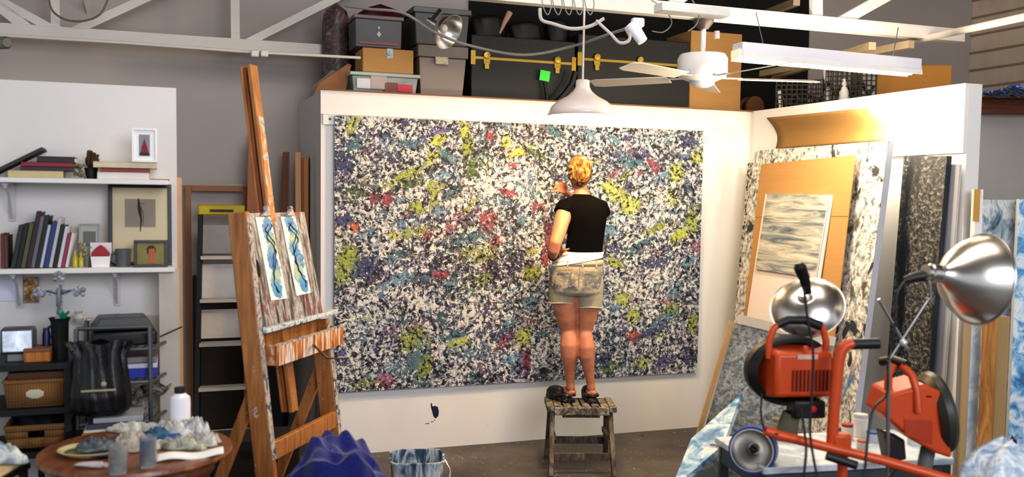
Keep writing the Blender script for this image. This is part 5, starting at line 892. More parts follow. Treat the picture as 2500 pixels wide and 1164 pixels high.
# trunks with brass fittings
trm = mat('1d1e1e', .6, var=.15, scale=3); brass = mat('c8a84e', .3, .8, var=.12)
def trunk(label, x0, x1, yt, latches, d=7.0):
    p, w, h, a = place(x0, x1, yt, 270, d); z = ZT; h = V((x0 + x1) / 2, yt, d).z - z; p.z = z; o = thing('steamer_trunk', label, 'trunk', p, a, 'black trunks on the loft'); dep = .40
    mb = MB(); mb.box(0, dep / 2, h * .33, w, dep, h * .66); mb.build('trunk_body', trm, o, bevel=.006); mb = MB(); mb.box(0, dep / 2, h * .665 + h * .165, w, dep, h * .33); mb.build('lid', trm, o, bevel=.006)
    zs_ = h * .66; mb = MB(); mb.box(0, -.002, zs_, w, .006, .018); mb.build('brass_trim', brass, o)
    for s in (-1, 1): mb = MB(); mb.box(s * (w / 2 - .012), -.004, zs_ + .0, .035, .008, .10); mb.build('brass_corner', brass, o)
    for fx in latches:
        mb = MB(); x = fx * w; mb.box(x, -.008, zs_ - .005, .05, .014, .075); mb.lathe([(.0, .012), (.026, .010), (.028, 0)], 16, TM(x, -.012, zs_ + .02) @ RM(pi / 2, 'X')); mb.box(x, -.012, zs_ - .055, .035, .012, .05); mb.build('brass_latch', brass, o, bevel=.003)
    mb = MB()
    for k in range(7): mb.ball((-w / 2 + .022, -.002, h * .05 + k * h * .08), .004, 4)
    for k in range(24): mb.ball((-w / 2 + .05 + k * (w - .1) / 23, -.002, h * .93), .003, 4)
    mb.build('rivets', mat('8a8a88', .4, .5), o); return o, w, h
trunk('black steamer trunk with brass latches on the loft, left one, under black bags', 1152, 1404, 92, (-.36, .32))
trunk('black steamer trunk with brass latches on the loft, right one behind the pendant lamp', 1412, 1684, 92, (-.34, .04, .46))
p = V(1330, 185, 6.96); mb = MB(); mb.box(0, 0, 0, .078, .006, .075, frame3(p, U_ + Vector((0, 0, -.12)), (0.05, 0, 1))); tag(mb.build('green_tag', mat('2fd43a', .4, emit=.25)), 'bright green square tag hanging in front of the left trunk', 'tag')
mb = MB(); mb.tube([V(1329, 200, 6.955), V(1333, 225, 6.95), V(1337, 252, 6.94)], .012, 8); tag(mb.build('black_strap', BLACK), 'black strap running down below the green tag', 'strap')
mb = MB(); mb.tube([V(1405, 175, 6.90), V(1396, 205, 6.90), V(1378, 230, 6.90), V(1352, 256, 6.90)], .022, 10); tag(mb.build('black_cable', mat('0d0d0d', .5)), 'thick black cable curving down between the two trunks', 'cable')
for i, (x0, x1, yt, lb) in enumerate([(1155, 1245, 42, 'black duffel bag on the left trunk, leftmost'), (1248, 1340, 60, 'black shoulder bag on the left trunk, middle one'), (1340, 1402, 52, 'black bag on the left trunk, rightmost beside the lamp cord')]):
    zz = ZT + (V(1278, 92, 7.0).z - ZT) + .003; sack('black_bag', lb, 'bag', x0, x1, yt - 12, 92, 7.06, mat('0a0a0b', .55, var=.5, scale=10), dep=.26, z=zz, seed=10 + i, pn='bag_body')
mb = MB(); mb.tube([V(1245, 30, 6.7), V(1232, 55, 6.7), V(1220, 82, 6.7)], [.022, .016, .006], 10); tag(mb.build('paint_brush', mat('b08a76', .6)), 'pale wooden pointed stick hanging from the truss left of the lamp', 'stick')
# tall cartons and clutter on the right of the loft
cart('cardboard_box', 'tall cardboard carton standing behind the ceiling fan', 'box', 1684, 1808, 78, 268, 6.98, CARD, dep=.40)
p, w, h, a = place(1815, 1868, 226, 266, 7.05); p.z = ZT; p2 = p; t = thing('cable_spool', 'brown and black cable spool beside the tall carton', 'spool', p, a); r_ = .085
for k, (y, rr_, cc, nm) in enumerate([(0, r_, '5a3a20', 'flange'), (.05, r_ * .7, '1a1512', 'wound_cable'), (.10, r_, '5a3a20', 'flange')]): mb = MB(); mb.lathe([(0, -.015 if k != 1 else -.035), (rr_, -.015 if k != 1 else -.035), (rr_, .015 if k != 1 else .035), (0, .015 if k != 1 else .035)], 28, TM(0, y, r_) @ RM(pi / 2, 'X')); mb.build(nm, mat(cc, .7), t)
crm = mat('3a3834', .7, .2, var=.3, scale=20)
def crate(label, x0, x1, y0, y1, Y):
    a = V(x0, y1, Y, -.25); b_ = V(x1, y1, Y, -.25); z = ZT; h = V((x0 + x1) / 2, y0, Y, -.25).z - z; w = (b_ - a).length; t = thing('wire_crate', label, 'crate', (a.x, a.y, z), math.atan(-.25))
    for y, nm in ((0, 'front_grid'), (.28, 'back_grid')):
        mb = MB(); nx = max(4, int(w / .035)); nz = max(3, int(h / .035))
        for i in range(nx + 1): mb.box(w * i / nx, y, h / 2, .008, .006, h)
        for j in range(nz + 1): mb.box(w / 2, y, h * j / nz, w, .006, .008)
        mb.build(nm, crm, t)
    mb = MB(); mb.box(w / 2, .14, .008, w, .27, .012); mb.build('base', crm, t)
    mb = MB(); mb.grid(lambda u, v_: (w * u, .14 + .1 * (v_ - .5), h * .5 + .4 * h * sin(u * 19) * .3 + .02 * sin(v_ * 20)), 40, 6); mb.build('dark_contents', speck([(.35, '1a1816'), (.5, '4a453e'), (.65, '7d766a')], 20), t, solid=.01); return w
crate('dark wire crate on the loft, left of the white bottle', 1895, 2010, 196, 250, 7.9); crate('taller dark wire crate on the loft behind the white bottle', 2015, 2138, 150, 240, 7.7)
p = V(2060, 238, 7.1, 0); p.z = ZT; t = thing('plastic_bottle', 'small white bottle standing on the loft near the partition', 'bottle', p); h = V(2060, 193, 7.1, 0).z - ZT; mb = MB(); mb.lathe([(0, 0), (.035, 0), (.035, h * .6), (.02, h * .75), (.02, h * .8)], 18); mb.build('bottle_body', mat('e8e6e4', .4), t); mb = MB(); mb.lathe([(.022, h * .8), (.018, h), (0, h)], 14); mb.build('cap', mat('e0ddd8', .4), t)
for (x0, y0, x1, y1, Y, lb) in ((2012, 150, 2024, 242, 7.35, 'thin white slanted post on the loft between the wire crates'), (1903, 222, 1908, 262, 7.5, 'short white rod on the loft right of the cable spool')):
    a = V(x0, y0, Y, 0); b_ = V(x1, y1, Y, 0); b_.z = ZT; mb = MB(); mb.tube([a, b_], .016, 10); tag(mb.build('white_post', WHITE), lb, 'post')
cart('cardboard_box', 'orange cardboard box at the right end of the loft', 'box', 2140, 2322, 158, 226, 7.6, mat('c28a42', .8, var=.08, scale=3), dep=.42, t=-.05)
cart('white_carton', 'small white carton just left of the orange cardboard box', 'box', 2100, 2142, 158, 232, 7.5, mat('c9c4bc', .7), dep=.2, t=0)
p = V(2440, 224, 6.45, 0); mb = MB(); mb.grid(lambda u, v_: (p.x - .20 + u * .55, 5.85 + v_ * .45, ZT + .04 + .012 * sin(u * 25) * sin(v_ * 9) + .006 * sin(u * 60)), 40, 14); tag(mb.build('blue_tarp', speck([(.4, '1f3f7e'), (.52, '3f5fa8'), (.6, 'b9c3cf'), (.7, '2a5590')], 14, dist=2), solid=.02), 'blue and white crumpled tarp on the shelf above the right bay', 'tarp')
# ------------------------------------------------------------------ pendant lamp
pc = V(1421, 284, 5.44); hp = V(1421, 195, 5.44).z - pc.z; RR = 84 * pc.y / F
t = thing('pendant_lamp', 'white enamel barn pendant lamp hanging in front of the painting', 'lamp', (pc.x, pc.y, pc.z))
enam = mat('d6cbc4', .25, var=.02); mb = MB(); pr = [(1.0, 0), (.93, .16), (.88, .26), (.72, .40), (.45, .54), (.27, .68), (.20, .80), (.19, .98), (.16, 1.0), (0, 1.0)]
mb.lathe([(RR * r_, hp * z) for r_, z in pr], 48); mb.build('shade', enam, t, solid=.003)
mb = MB(); mb.ball((0, 0, hp * .28), .034, 12); mb.build('bulb', mat('ffe0a8', .3, emit=14), t)
mb = MB(); mb.tube([(0, 0, hp), (.002, 0, ZTR + .02 - pc.z)], .0065, 8); mb.build('cord', mat('c9c4bd', .5), t)
LAMP = Vector((pc.x, pc.y, pc.z - .03))
# ceiling fan
fc = V(1715, 150, 5.44); zf_ = V(1715, 192, 5.44).z; fanw = mat('dcd9d8', .4, var=.03)
t = thing('ceiling_fan', 'white five-bladed ceiling fan hanging from the truss right of the lamp', 'fan', (fc.x, fc.y, zf_))
s_ = fc.y / F; R0 = 60 * s_
mb = MB(); mb.lathe([(0, -.02), (R0 * .5, -.02), (R0 * .95, .01), (R0, .035), (R0, .12), (R0 * .9, .145), (R0 * .2, .15), (0, .15)], 40); mb.build('motor_housing', fanw, t)
mb = MB(); mb.lathe([(0, -.055), (R0 * .3, -.052), (R0 * .5, -.035), (R0 * .5, -.02), (0, -.02)], 32); mb.build('light_kit', mat('c4c8d0', .3), t)
mb = MB(); mb.tube([(0, 0, .14), (0, 0, ZTR + .0 - zf_)], .017, 12); mb.build('down_rod', fanw, t)
mb = MB(); mb.lathe([(.03, ZTR - .06 - zf_), (.06, ZTR - .02 - zf_), (.065, ZTR - zf_)], 24); mb.build('canopy', mat('4a3f3a', .5), t)
for ad in (74, 6, -64, -136, 152):
    Mb = RM(R(ad), 'Z'); mb = MB(Mb); mb.box(R0 + .03, 0, .005, .14, .035, .006); br_ = mb.build('blade_iron', mat('b9bcc4', .35, .5), t)
    mb = MB(Mb @ TM(R0 + .06, 0, .0) @ RM(R(12), 'X')); L_ = .52; mb.prism([(0, -.055), (L_ * .9, -.068), (L_, -.05), (L_, .05), (L_ * .9, .068), (0, .055)], 0, .006, Matrix(((1, 0, 0, 0), (0, 0, 1, 0), (0, 1, 0, 0), (0, 0, 0, 1)))); mb.build('blade', mat('cfc8bd', .45, var=.03), t)
# fluorescent fixture
a = V(1800, 118, 5.0); b_ = V(2235, 158, 5.0); l = (b_ - a).length; mid = (a + b_) / 2; Mx_ = frame3(mid, b_ - a, (0, 0, 1))
t = thing('tube_light', 'long white fluorescent fixture hanging below the truss at upper right', 'lamp', (0, 0, 0), M=Mx_)
mb = MB(); mb.box(0, 0, -.004, l, .11, .07); mb.build('housing', mat('e2e0e6', .35, var=.02), t, bevel=.006)
mb = MB(); mb.prism([(-.062, -.066), (-.055, -.042), (.055, -.042), (.062, -.066), (.065, -.066), (.058, -.036), (-.058, -.036), (-.065, -.066)], -l / 2, l / 2, RM(pi / 2, 'Z')); mb.build('reflector', mat('e8e6e4', .3), t)
mb = MB(); mb.tube([(-l / 2 + .03, 0, -.052), (l / 2 - .03, 0, -.052)], .014, 12); mb.build('tube', mat('fff2dc', .3, emit=.8), t)
for s in (-1, 1): mb = MB(); mb.box(s * (l / 2 + .004), 0, -.03, .02, .09, .04); mb.build('end_cap', mat('f2e2c0', .4, emit=.5 if s < 0 else 0), t, bevel=.004); mb = MB(); mb.tube([(s * l * .36, 0, .02), (s * l * .40, 0.02, .22)], .003, 6); mb.build('hanger_wire', METAL, t)
TUBE_A = Mx_ @ Vector((-l * .25, 0, -.30)); TUBE_B = Mx_ @ Vector((l * .3, 0, -.30))
# clamp lamp at the truss, small spotlight, cables
alu = mat('d8d4cd', .27, 1, var=.08)
def dish(name, label, c, axis, Rr, dep, par=None, m=alu, sock=True, upv=(0, 0, 1), extra=None):
    ax = Vector(axis).normalized(); zax = ax; x = Vector(upv).cross(zax); x = x.normalized(); y = zax.cross(x); M = Matrix(((x.x, y.x, zax.x, c[0]), (x.y, y.y, zax.y, c[1]), (x.z, y.z, zax.z, c[2]), (0, 0, 0, 1)))
    t = thing(name, label, 'lamp', (0, 0, 0), M=M); mb = MB(); pr = [(Rr * .16, 0), (Rr * .30, dep * .04), (Rr * .52, dep * .18), (Rr * .75, dep * .42), (Rr * .92, dep * .72), (Rr, dep), (Rr * 1.03, dep), (Rr * 1.03, dep * .95)]
    if extra: pr = [(Rr * a_, dep * b_) for a_, b_ in extra]
    mb.lathe(pr, 48); mb.build('reflector_bowl', m, t, solid=.0015, ang=50)
    if sock: mb = MB(); mb.lathe([(Rr * .17, .005), (Rr * .2, -.01), (Rr * .2, -.05), (Rr * .15, -.055), (Rr * .14, -.09), (0, -.09)], 20); mb.build('socket', BLACK if sock == 2 else alu, t)
    return t, M
c = V(1070, 62, 6.15, 0); t, M = dish('clamp_lamp', 'aluminium clamp lamp hung from the truss in front of the totes', c, (.75, -.45, -.5), .115, .10); mb = MB(); mb.ball((0, 0, .045), .03, 10); mb.build('bulb', mat('f4f0e6', .2), t)
mb = MB(); mb.bar((0, .0, -.06), (.03, .09, -.05), .02, .03); mb.build('clamp', METAL, t)
c = V(1556, 82, 5.35, 0); t = thing('spotlight', 'small white spotlight clipped under the truss', 'lamp', c, .2)
mb = MB(); mb.lathe([(.0, .06), (.03, .055), (.034, .0), (.045, -.045), (.047, -.06), (.04, -.06), (0, -.03)], 24, RM(R(150), 'Y') @ RM(R(20), 'X')); mb.build('lamp_head', mat('e6e9f4', .3), t); mb = MB(); mb.box(0, 0, .06, .07, .05, .05); mb.build('clip', mat('dfe2ea', .4), t, bevel=.01); mb = MB(); mb.tube([(-.01, 0, .07), (-.05, .01, -.01), (-.07, 0, .03)], .012, 8); mb.build('arm', mat('cbb7b0', .5), t)
cw = mat('8d8984', .6); cw2 = mat('c2bcb6', .6)
def cable(label, pts, r_=.006, m=cw, name='hanging_cable'):
    P = [V(x, y, Y, 0) for x, y, Y in pts]; out = []
    for i in range(len(P) - 1):
        p0, p1, p2, p3 = P[max(i - 1, 0)], P[i], P[i + 1], P[min(i + 2, len(P) - 1)]
        for k in range(6): u = k / 6; out.append(.5 * ((2 * p1) + (-p0 + p2) * u + (2 * p0 - 5 * p1 + 4 * p2 - p3) * u * u + (-p0 + 3 * p1 - 3 * p2 + p3) * u ** 3))
    out.append(P[-1]); mb = MB(); mb.tube(out, r_, 8); return tag(mb.build(name, m), label, 'cable')
cable('long grey cable sagging across the dark trunks to the lamp', [(842, 14, 5.6), (900, 22, 5.6), (985, 32, 5.6), (1060, 78, 5.6), (1150, 112, 5.8), (1280, 134, 5.85), (1400, 112, 5.85), (1490, 82, 5.6), (1530, 70, 5.4)], .0085)
cable('white cable draped in a loop under the truss left of the lamp cord', [(1318, 20, 5.35), (1322, 48, 5.35), (1350, 58, 5.35), (1395, 70, 5.35), (1440, 64, 5.35), (1475, 45, 5.35)], .010, cw2)
cable('white cable looping around the small spotlight', [(1455, 50, 5.3), (1490, 82, 5.3), (1512, 104, 5.3), (1534, 100, 5.3), (1540, 80, 5.3)], .009, cw2)
for i in range(5): x = 1322 + i * 26; cable(['first', 'second', 'third', 'fourth', 'fifth'][i] + ' thin grey wire loop wrapped on the truss counting from the left', [(x, -6, 5.2), (x + 6, 22, 5.2), (x + 16, 36, 5.2), (x + 24, 14, 5.2), (x + 22, -8, 5.2)], .003, cw)
cable('thin wire arc on the truss right of the small spotlight', [(1590, 0, 5.2), (1622, 22, 5.2), (1640, 55, 5.2), (1620, 78, 5.2), (1592, 76, 5.2)], .003)
cable('thin wire arc above the ceiling fan', [(1690, 0, 5.2), (1706, 30, 5.2), (1700, 60, 5.2), (1680, 76, 5.2)], .003)
cable('grey cable loop hanging from the left truss at the top of the picture', [(118, -8, 6.2), (128, 26, 6.2), (160, 48, 6.2), (205, 51, 6.2), (245, 34, 6.2), (266, -8, 6.2)], .007, mat('7d7268', .6))
cable('thin wire hanging under the left truss above the shelf panel', [(285, 104, 7.0), (298, 128, 7.0), (314, 155, 7.0), (345, 142, 7.0), (400, 126, 7.0)], .005, mat('7d7268', .6))
mb = MB(); mb.tube([V(-60, 82, 6.9, T), V(300, 104, 6.9, T), V(612, 127, 6.9, T), V(880, 141, 6.9, T)], .010, 8); o = tag(mb.build('conduit_pipe', TRUSSW), 'thin white conduit running just below the left truss', 'pipe')
for k, x in enumerate((622, 645)): mb = MB(); p = V(x, 131, 6.88); mb.box(0, 0, 0, .05, .05, .045, TM(*p) @ RM(A, 'Z')); o = mb.build('junction_clip', mat('d9d6d2', .5), bevel=.008); tag(o, ['left white clip on the conduit above the easel mast', 'right white clip on the conduit above the easel mast'][k], 'clip')
mb = MB(); mb.tube([V(-20, 106, 5.6, 0), V(14, 104, 5.5, 0), V(18, 104, 5.49, 0)], [.036, .036, .025], 20); cn_ = tag(mb.build('grey_canister', mat('7f7b73', .5)), 'grey canister poking in at the left edge below the truss', 'canister'); mb = MB(); p = V(-16, 106, 5.6, 0); mb.tube([(p.x, p.y, p.z + .03), (p.x, p.y, 4.1)], .008, 8); mb.build('hanger_rod', METAL, cn_)
mb = MB(); mb.bar(V(212, -5, 6.6, 0), V(232, 92, 6.9, 0), .04, .02); tag(mb.build('truss_brace', TRUSSW), 'short white brace crossing the left truss near the cable loop', 'brace')
mb = MB(); mb.box(0, 0, 0, .42, .1, .05, TM(*V(1690, 26, 5.2, 0)) @ RM(A, 'Z')); tag(mb.build('light_strip', mat('dedad4', .4), bevel=.006), 'short white fixture resting on the truss above the fan', 'lamp')
mb = MB(); mb.tube([V(1750, 76, 5.3, 0), V(1750, 94, 5.3, 0)], .016, 10); tag(mb.build('lamp_holder', mat('e6ddd0', .5)), 'tiny white lamp holder under the truss right of the fan rod', 'lamp')
# ------------------------------------------------------------------ things leaning on the right partition
def lean(name, label, cat, tl, tr, off, H, ang, m, th=.03, sidem=None, parts=True, group=None, W=None):
    a = VR(tl[0], tl[1], off); b_ = VR(tr[0], tr[1], off)
    if W: b_ = a + (b_ - a).normalized() * W
    H = min(H, (a.z) / cos(ang)); x = (b_ - a); w = x.length; dn = Vector((0, 0, -cos(ang))) + NR * sin(ang); base = a + dn * H
    nrm = x.cross(-dn).normalized(); nrm = nrm if nrm.dot(NR) > 0 else -nrm; zl_ = -dn
    M = frame3(base, x, zl_); t = thing(name, label, cat, (0, 0, 0), M=M, group=group)
    s = -1 if (M.to_3x3() @ Vector((0, -1, 0))).dot(NR) > 0 else 1
    if parts:
        mb = MB(); mb.box(w / 2, -s * th / 2, H / 2, w, th, H); mb.build('stretched_canvas', sidem or mat('cfccc6', .7), t)
        mb = MB(); mb.box(w / 2, s * .0015, H / 2, w, .003, H); mb.build('painted_surface', m, t)
    return t, w, H, s
spA = speck([(.28, '3c4048'), (.40, '7f8a92'), (.48, 'b9b5a8'), (.55, 'e0dbd0'), (.66, 'efece4'), (.8, '8fa2b4')], 34, (1, 1, .8), dist=.3, over=[('343840', 7, (1, 1, .8), .60), ('4a7ba0', 4, (1, 1, .6), .66), ('9a6f7a', 3.5, (1, 1, .5), .69), ('5a5648', 5, (1, 1, .6), .63)])
spA2 = speck([(.38, '12151d'), (.45, '2c3442'), (.49, 'a9a69a'), (.54, 'dcd7ca'), (.7, 'cfc8b6')], 34, dist=.3)
spD = speck([(.3, '111214'), (.45, '2b2c2f'), (.55, '55544f'), (.66, '8c877b'), (.8, '6a7686')], 42, dist=.4, over=[('1d1f26', 2.4, (1, 1, .4), .52)])
spG = speck([(.3, '5a5a54'), (.45, '8c8b82'), (.56, 'b5b2a6'), (.7, 'cfccc2')], 48, dist=.4, over=[('7a8288', 5, (1, 1, 1), .6)])
seas = speck([(.3, '4a525c'), (.42, '7d8588'), (.5, 'a9a79c'), (.6, 'c8c2b2'), (.75, 'dcd6c8')], 7, (.35, .35, 3.2), dist=.8)
lean('speckled_painting', 'narrow black and cream speckled canvas, hindmost of the leaning stack', 'painting', (1827, 398), (1990, 390), .10, 2.0, R(4), spA2, .02)
lean('speckled_painting', 'tall white canvas with grey and blue flecks leaning behind the cardboard sheet', 'painting', (1846, 368), (2173, 343), .22, 2.4, R(6.5), spA, .045, mat('c9ccd2', .6))
# black flecked band along its left edge
t_, w_, H_, s_ = lean('cardboard_sheet', 'large flat brown cardboard sheet leaning on the speckled canvas', 'cardboard', (1868, 400), (2100, 378), .285, 1.35, R(7), CARD, .008, parts=False)
mb = MB(); mb.box(w_ / 2, 0, H_ / 2, w_, .006, H_); mb.build('sheet', CARD, t_); mb = MB(); mb.box(w_ / 2, s_ * .004, H_ * .72, w_, .0015, .004); mb.build('crease', mat('8a6438', .8), t_)
t_, w_, H_, s_ = lean('paper_sheet', 'pinkish white panel hanging below the grey seascape', 'paper', (1868, 474), (2032, 476), .325, .98, R(8), mat('e2d5cb', .7, var=.03), .006)
lean('seascape_painting', 'small painting of grey horizontal strokes pinned over the cardboard', 'painting', (1872, 472), (2020, 476), .345, .53, R(8), seas, .012, mat('dcd8d0', .6))
lean('dark_painting', 'dark grey and black speckled canvas beside the white post', 'painting', (2196, 382), (2300, 381), .075, 1.35, R(1.5), spD, .035, mat('2b2f3a', .6))
lean('wall_shade_strip', 'narrow grey strip of painted wall shade between the dark painting and the white post', 'board', (2303, 402), (2332, 402), .03, 1.3, R(.5), mat('a9a9ae', .7, var=.04), .012)  # thin grey slab stands in for shading on the wall
# curled cardboard above
A0, A1, A2, A3 = VR(1872, 288, .16), VR(2140, 262, .16), VR(2157, 342, .06), VR(1894, 362, .06)
mb = MB(); mb.grid(lambda u, v_: tuple(A0.lerp(A1, u).lerp(A3.lerp(A2, u), v_) + (-NR) * .05 * sin(pi * v_) + Vector((0, 0, .0))), 12, 14); tag(mb.build('cardboard_flap', mat('94703f', .9, var=.1, scale=2, stretch=(1, 1, 16)), solid=.006), 'curled brown cardboard flap fixed above the leaning canvases', 'cardboard')
# canvas showing its wooden stretcher
Yh = 5.05; a = V(1798, 782, Yh, 0); b_ = V(2035, 838, Yh - .08, 0); dn = (V(1728, 1020, Yh - .05, 0) - a); k = a.z / -dn.z; dn = dn * k * .995
q = (a, b_, b_ + dn, a + dn); t = board_quad('leaning_canvas', 'grey speckled canvas on wooden stretcher bars leaning behind the first heater', 'painting', q, .012, spG); Mi = t.matrix_world.inverted(); wb = mat('c9a06a', .6, var=.1)
bk_ = Vector((-.35, .0, 0)); 
for nm, p, q_, w1, w2 in (('side_bar', a, a + dn, .05, .022), ('top_bar', a, b_, .018, .05)):
    mb = MB(); o_ = Vector((-.028, -.01, 0)) if nm == 'side_bar' else Vector((0, -.02, .012)); mb.bar(Mi @ (p + o_), Mi @ (q_ + o_), w2, w1, (0, 1, 0)); mb.build(nm, wb if nm == 'side_bar' else mat('dccbb0', .6), t)
mb = MB(); m0 = a + dn * .52 + Vector((-.03, -.02, 0)); mb.bar(Mi @ m0, Mi @ (m0 + Vector((.10, .02, -.12))), .02, .035); mb.build('corner_brace', wb, t)
# blue and white small canvas in front
blw = speck([(.3, '2c5a8a'), (.42, '5a96c4'), (.5, '9cc4de'), (.58, 'e4eaec'), (.75, 'c4d6e2')], 11, dist=.7, over=[('1d3a5e', 9, (1, 1, 1), .66)])
q = (V(1690, 1075, 4.75, 0), V(1812, 964, 4.95, 0), V(1768, 1090, 4.6, 0), V(1640, 1200, 4.4, 0)); board_quad('blue_painting', 'small blue and white splashed canvas tilted at the left of the work table', 'painting', q, .025, blw)
# ------------------------------------------------------------------ work table
ZW = .62; q = [Zp(x, y, ZW) for x, y in ((1745, 1066), (2225, 1046), (2330, 1118), (1865, 1142))]; t = thing('work_table', 'low white-topped work table under the orange heaters', 'table', (q[0].x, q[0].y, 0)); o0 = Vector((q[0].x, q[0].y, 0))
mb = MB(); mb.add([(p.x - o0.x, p.y - o0.y, z) for z in (ZW - .03, ZW) for p in q], [(3, 2, 1, 0), (4, 5, 6, 7)] + [(i, (i + 1) % 4, 4 + (i + 1) % 4, 4 + i) for i in range(4)]); mb.build('tabletop', speck([(.4, 'aebccb'), (.5, 'd5dde4'), (.65, 'ecf0f2')], 5, gloss=.4, bmp=.05), t, bevel=.004)
cq = sum(q, Vector()) / 4
for p in q: r_ = p.lerp(cq, .08) - o0; mb = MB(); mb.bar((r_.x, r_.y, 0), (r_.x, r_.y, ZW - .03), .04, .04); mb.build('leg', mat('3f474e', .5), t)
for i in range(4):
    pa, pb = q[i].lerp(cq, .06) - o0, q[(i + 1) % 4].lerp(cq, .06) - o0; mb = MB(); mb.bar((pa.x, pa.y, ZW - .075), (pb.x, pb.y, ZW - .075), .02, .08); mb.build('apron', mat('4b545c', .5), t)
def tcyl(name, label, cat, px, py, w, h, cc, capc=None, yb=ZW):
    p = Zp(px, py, yb); t = thing(name, label, cat, p); r_ = w / 2; mb = MB(); mb.lathe([(0, .001), (r_, .001), (r_, h * .8), (r_ * .9, h * .84), (0, h * .84)], 20); mb.build('container', mat(cc, .4), t); mb = MB(); mb.lathe([(r_ * .95, h * .8), (r_ * .95, h), (0, h)], 18); mb.build('lid', mat(capc or cc, .4), t)
tcyl('paint_jar', 'small white jar with red lid on the work table behind the orange post', 'jar', 2068, 1072, .055, .075, 'e6e0da', 'b03030'); tcyl('paint_jar', 'tall white tub of paint on the work table beside the red-lidded jar', 'jar', 2100, 1065, .07, .11, 'ebe9e6', 'd5d5d5'); tcyl('paint_jar', 'blue-lidded low jar at the right of the work table', 'jar', 2130, 1078, .06, .05, 'c6d2e6', '4a6ab0')
tcyl('paint_jar', 'grey enamel can at the far right of the work table', 'jar', 2235, 1085, .075, .11, 'b9c4c6', '9aa6a8'); tcyl('paint_jar', 'beige cylinder jar directly under the first heater', 'jar', 1905, 1072, .08, .10, '8f8a72', '6f6a55'); tcyl('paint_jar', 'small pink-lidded jar near the front of the work table', 'jar', 2105, 1095, .05, .04, 'd9d0cc', 'c05a4a')
# blue taped clamp lamp on the table
c = Zp(1838, 1128, ZW) + Vector((0, -.0, .070)); c = V(1842, 1094, 4.05, 0); t, M = dish('clamp_lamp', 'small aluminium clamp lamp with blue band lying on the work table', c, (-.35, -.85, .12), .088, .085)
mb = MB(); mb.lathe([(.088, .078), (.100, .076), (.102, -.0), (.094, -.004), (.086, .02)], 40, TM(0, 0, 0)); mb.build('blue_band', mat('24429a', .4), t); mb = MB(); mb.ball((0, 0, .05), .018, 8); mb.build('bulb_socket', BLACK, t)
# ------------------------------------------------------------------ orange trolley, heaters
orm = mat('c44c1c', .38, var=.06); ord_ = mat('933612', .45, var=.1)
YO = 3.62
def O(px, py, Y=YO): return V(px, py, Y, 0)
o0 = floorpt(O(2040, 1100)); t = thing('heater_trolley', 'orange tubular trolley frame with black grips in the right foreground', 'trolley', o0)
mb = MB(); mb.tube([O(2082, 838) - o0, O(2066, 842) - o0, O(2054, 856) - o0, O(2048, 880) - o0, O(2036, 1000) - o0, O(2030, 1100) - o0], .022, 14); mb.build('upright', orm, t)
mb = MB(); mb.tube([O(2076, 840) - o0, O(2146, 838) - o0], .021, 14); mb.build('grip', BLACK, t)
mb = MB(); mb.tube([O(1868, 1050) - o0, O(1900, 1062) - o0, O(2040, 1096, 3.6) - o0, O(2150, 1122, 3.58) - o0, O(2345, 1178, 3.5) - o0], .019, 12); mb.build('lower_rail', orm, t)
mb = MB(); mb.tube([O(2018, 1112, 3.54) - o0, O(2092, 1136, 3.52) - o0], .017, 12); mb.build('lower_grip', BLACK, t)
mb = MB(); mb.box(*(O(2052, 1078) - o0), .07, .06, .07); mb.build('bracket', orm, t, bevel=.01)
mb = MB(); b0 = O(2058, 1108) - o0; mb.tube([b0, (b0.x + .0, b0.y, .06)], .02, 12); mb.build('upright', orm, t)
mb = MB(); b0 = O(2345, 1178, 3.5) - o0; mb.tube([b0, (b0.x, b0.y, .06)], .02, 12); mb.build('upright', orm, t)
mb = MB(); mb.tube([(.03, -.22, .05), (.03, .22, .05)], .02, 10); mb.tube([(.03, .0, .05), (.46, -.1, .05)], .02, 10); mb.build('base_bar', orm, t)
for y in (-.24, .24): mb = MB(); mb.lathe([(.0, -.02), (.05, -.02), (.05, .02), (0, .02)], 24, TM(.03, y, .05) @ RM(pi / 2, 'X')); mb.build('wheel', BLACK, t)
# heater one, seen from behind
hc = V(1932, 905, 3.82, 0); t = thing('portable_heater', 'orange heater with black round shroud, seen from behind under the left lamp', 'heater', hc, .12)
mb = MB(); mb.lathe([(0, .10), (.12, .10), (.165, .09), (.185, .05), (.188, 0), (.17, -.02), (.155, -.03)], 40, RM(-pi / 2, 'X') @ TM(0, 0, .0), sx=1, sy=.78, cap=False); mb.build('round_shroud', mat('161617', .45), t)
w, h = .29, .225
mb = MB(); mb.taper(.012, -.10, 0, .15, w * 1.0, h, w * .80, h * .78, TM(0, 0, 0) @ RM(pi / 2, 'X') @ TM(0, .0, 0) @ TM(0, .10, -.05)); mb.build('housing', orm, t, bevel=.014)
mb = MB()
for k in range(11): mb.box(-.035 + k * .016, -.108, -.02, .007, .01, .085)
mb.build('vent_slots', ord_, t)
mb = MB(); mb.box(.02, -.105, .075, .085, .004, .018); mb.build('pale_label', mat('c9b4a6', .5), t)
mb = MB(); mb.tube([(-.115, -.04, .06), (-.115, -.04, .13), (-.098, -.04, .18), (-.07, -.04, .205)], .014, 12); mb.build('handle_arm', orm, t); mb = MB(); mb.tube([(.125, -.04, .05), (.125, -.04, .13), (.11, -.04, .18), (.08, -.04, .2)], .014, 12); mb.build('handle_arm', orm, t)
mb = MB(); mb.tube([(-.085, -.04, .196), (-.04, -.04, .215), (.03, -.04, .215), (.10, -.04, .190)], .019, 12); mb.build('handle_grip', BLACK, t)
mb = MB(); mb.box(.03, -.08, -.135, .13, .09, .07); mb.build('control_box', mat('131314', .4), t, bevel=.008); mb = MB(); mb.lathe([(0, .012), (.012, .01), (.014, 0)], 16, TM(.04, -.125, -.13) @ RM(pi / 2, 'X')); mb.build('red_button', mat('c21d1d', .3), t)
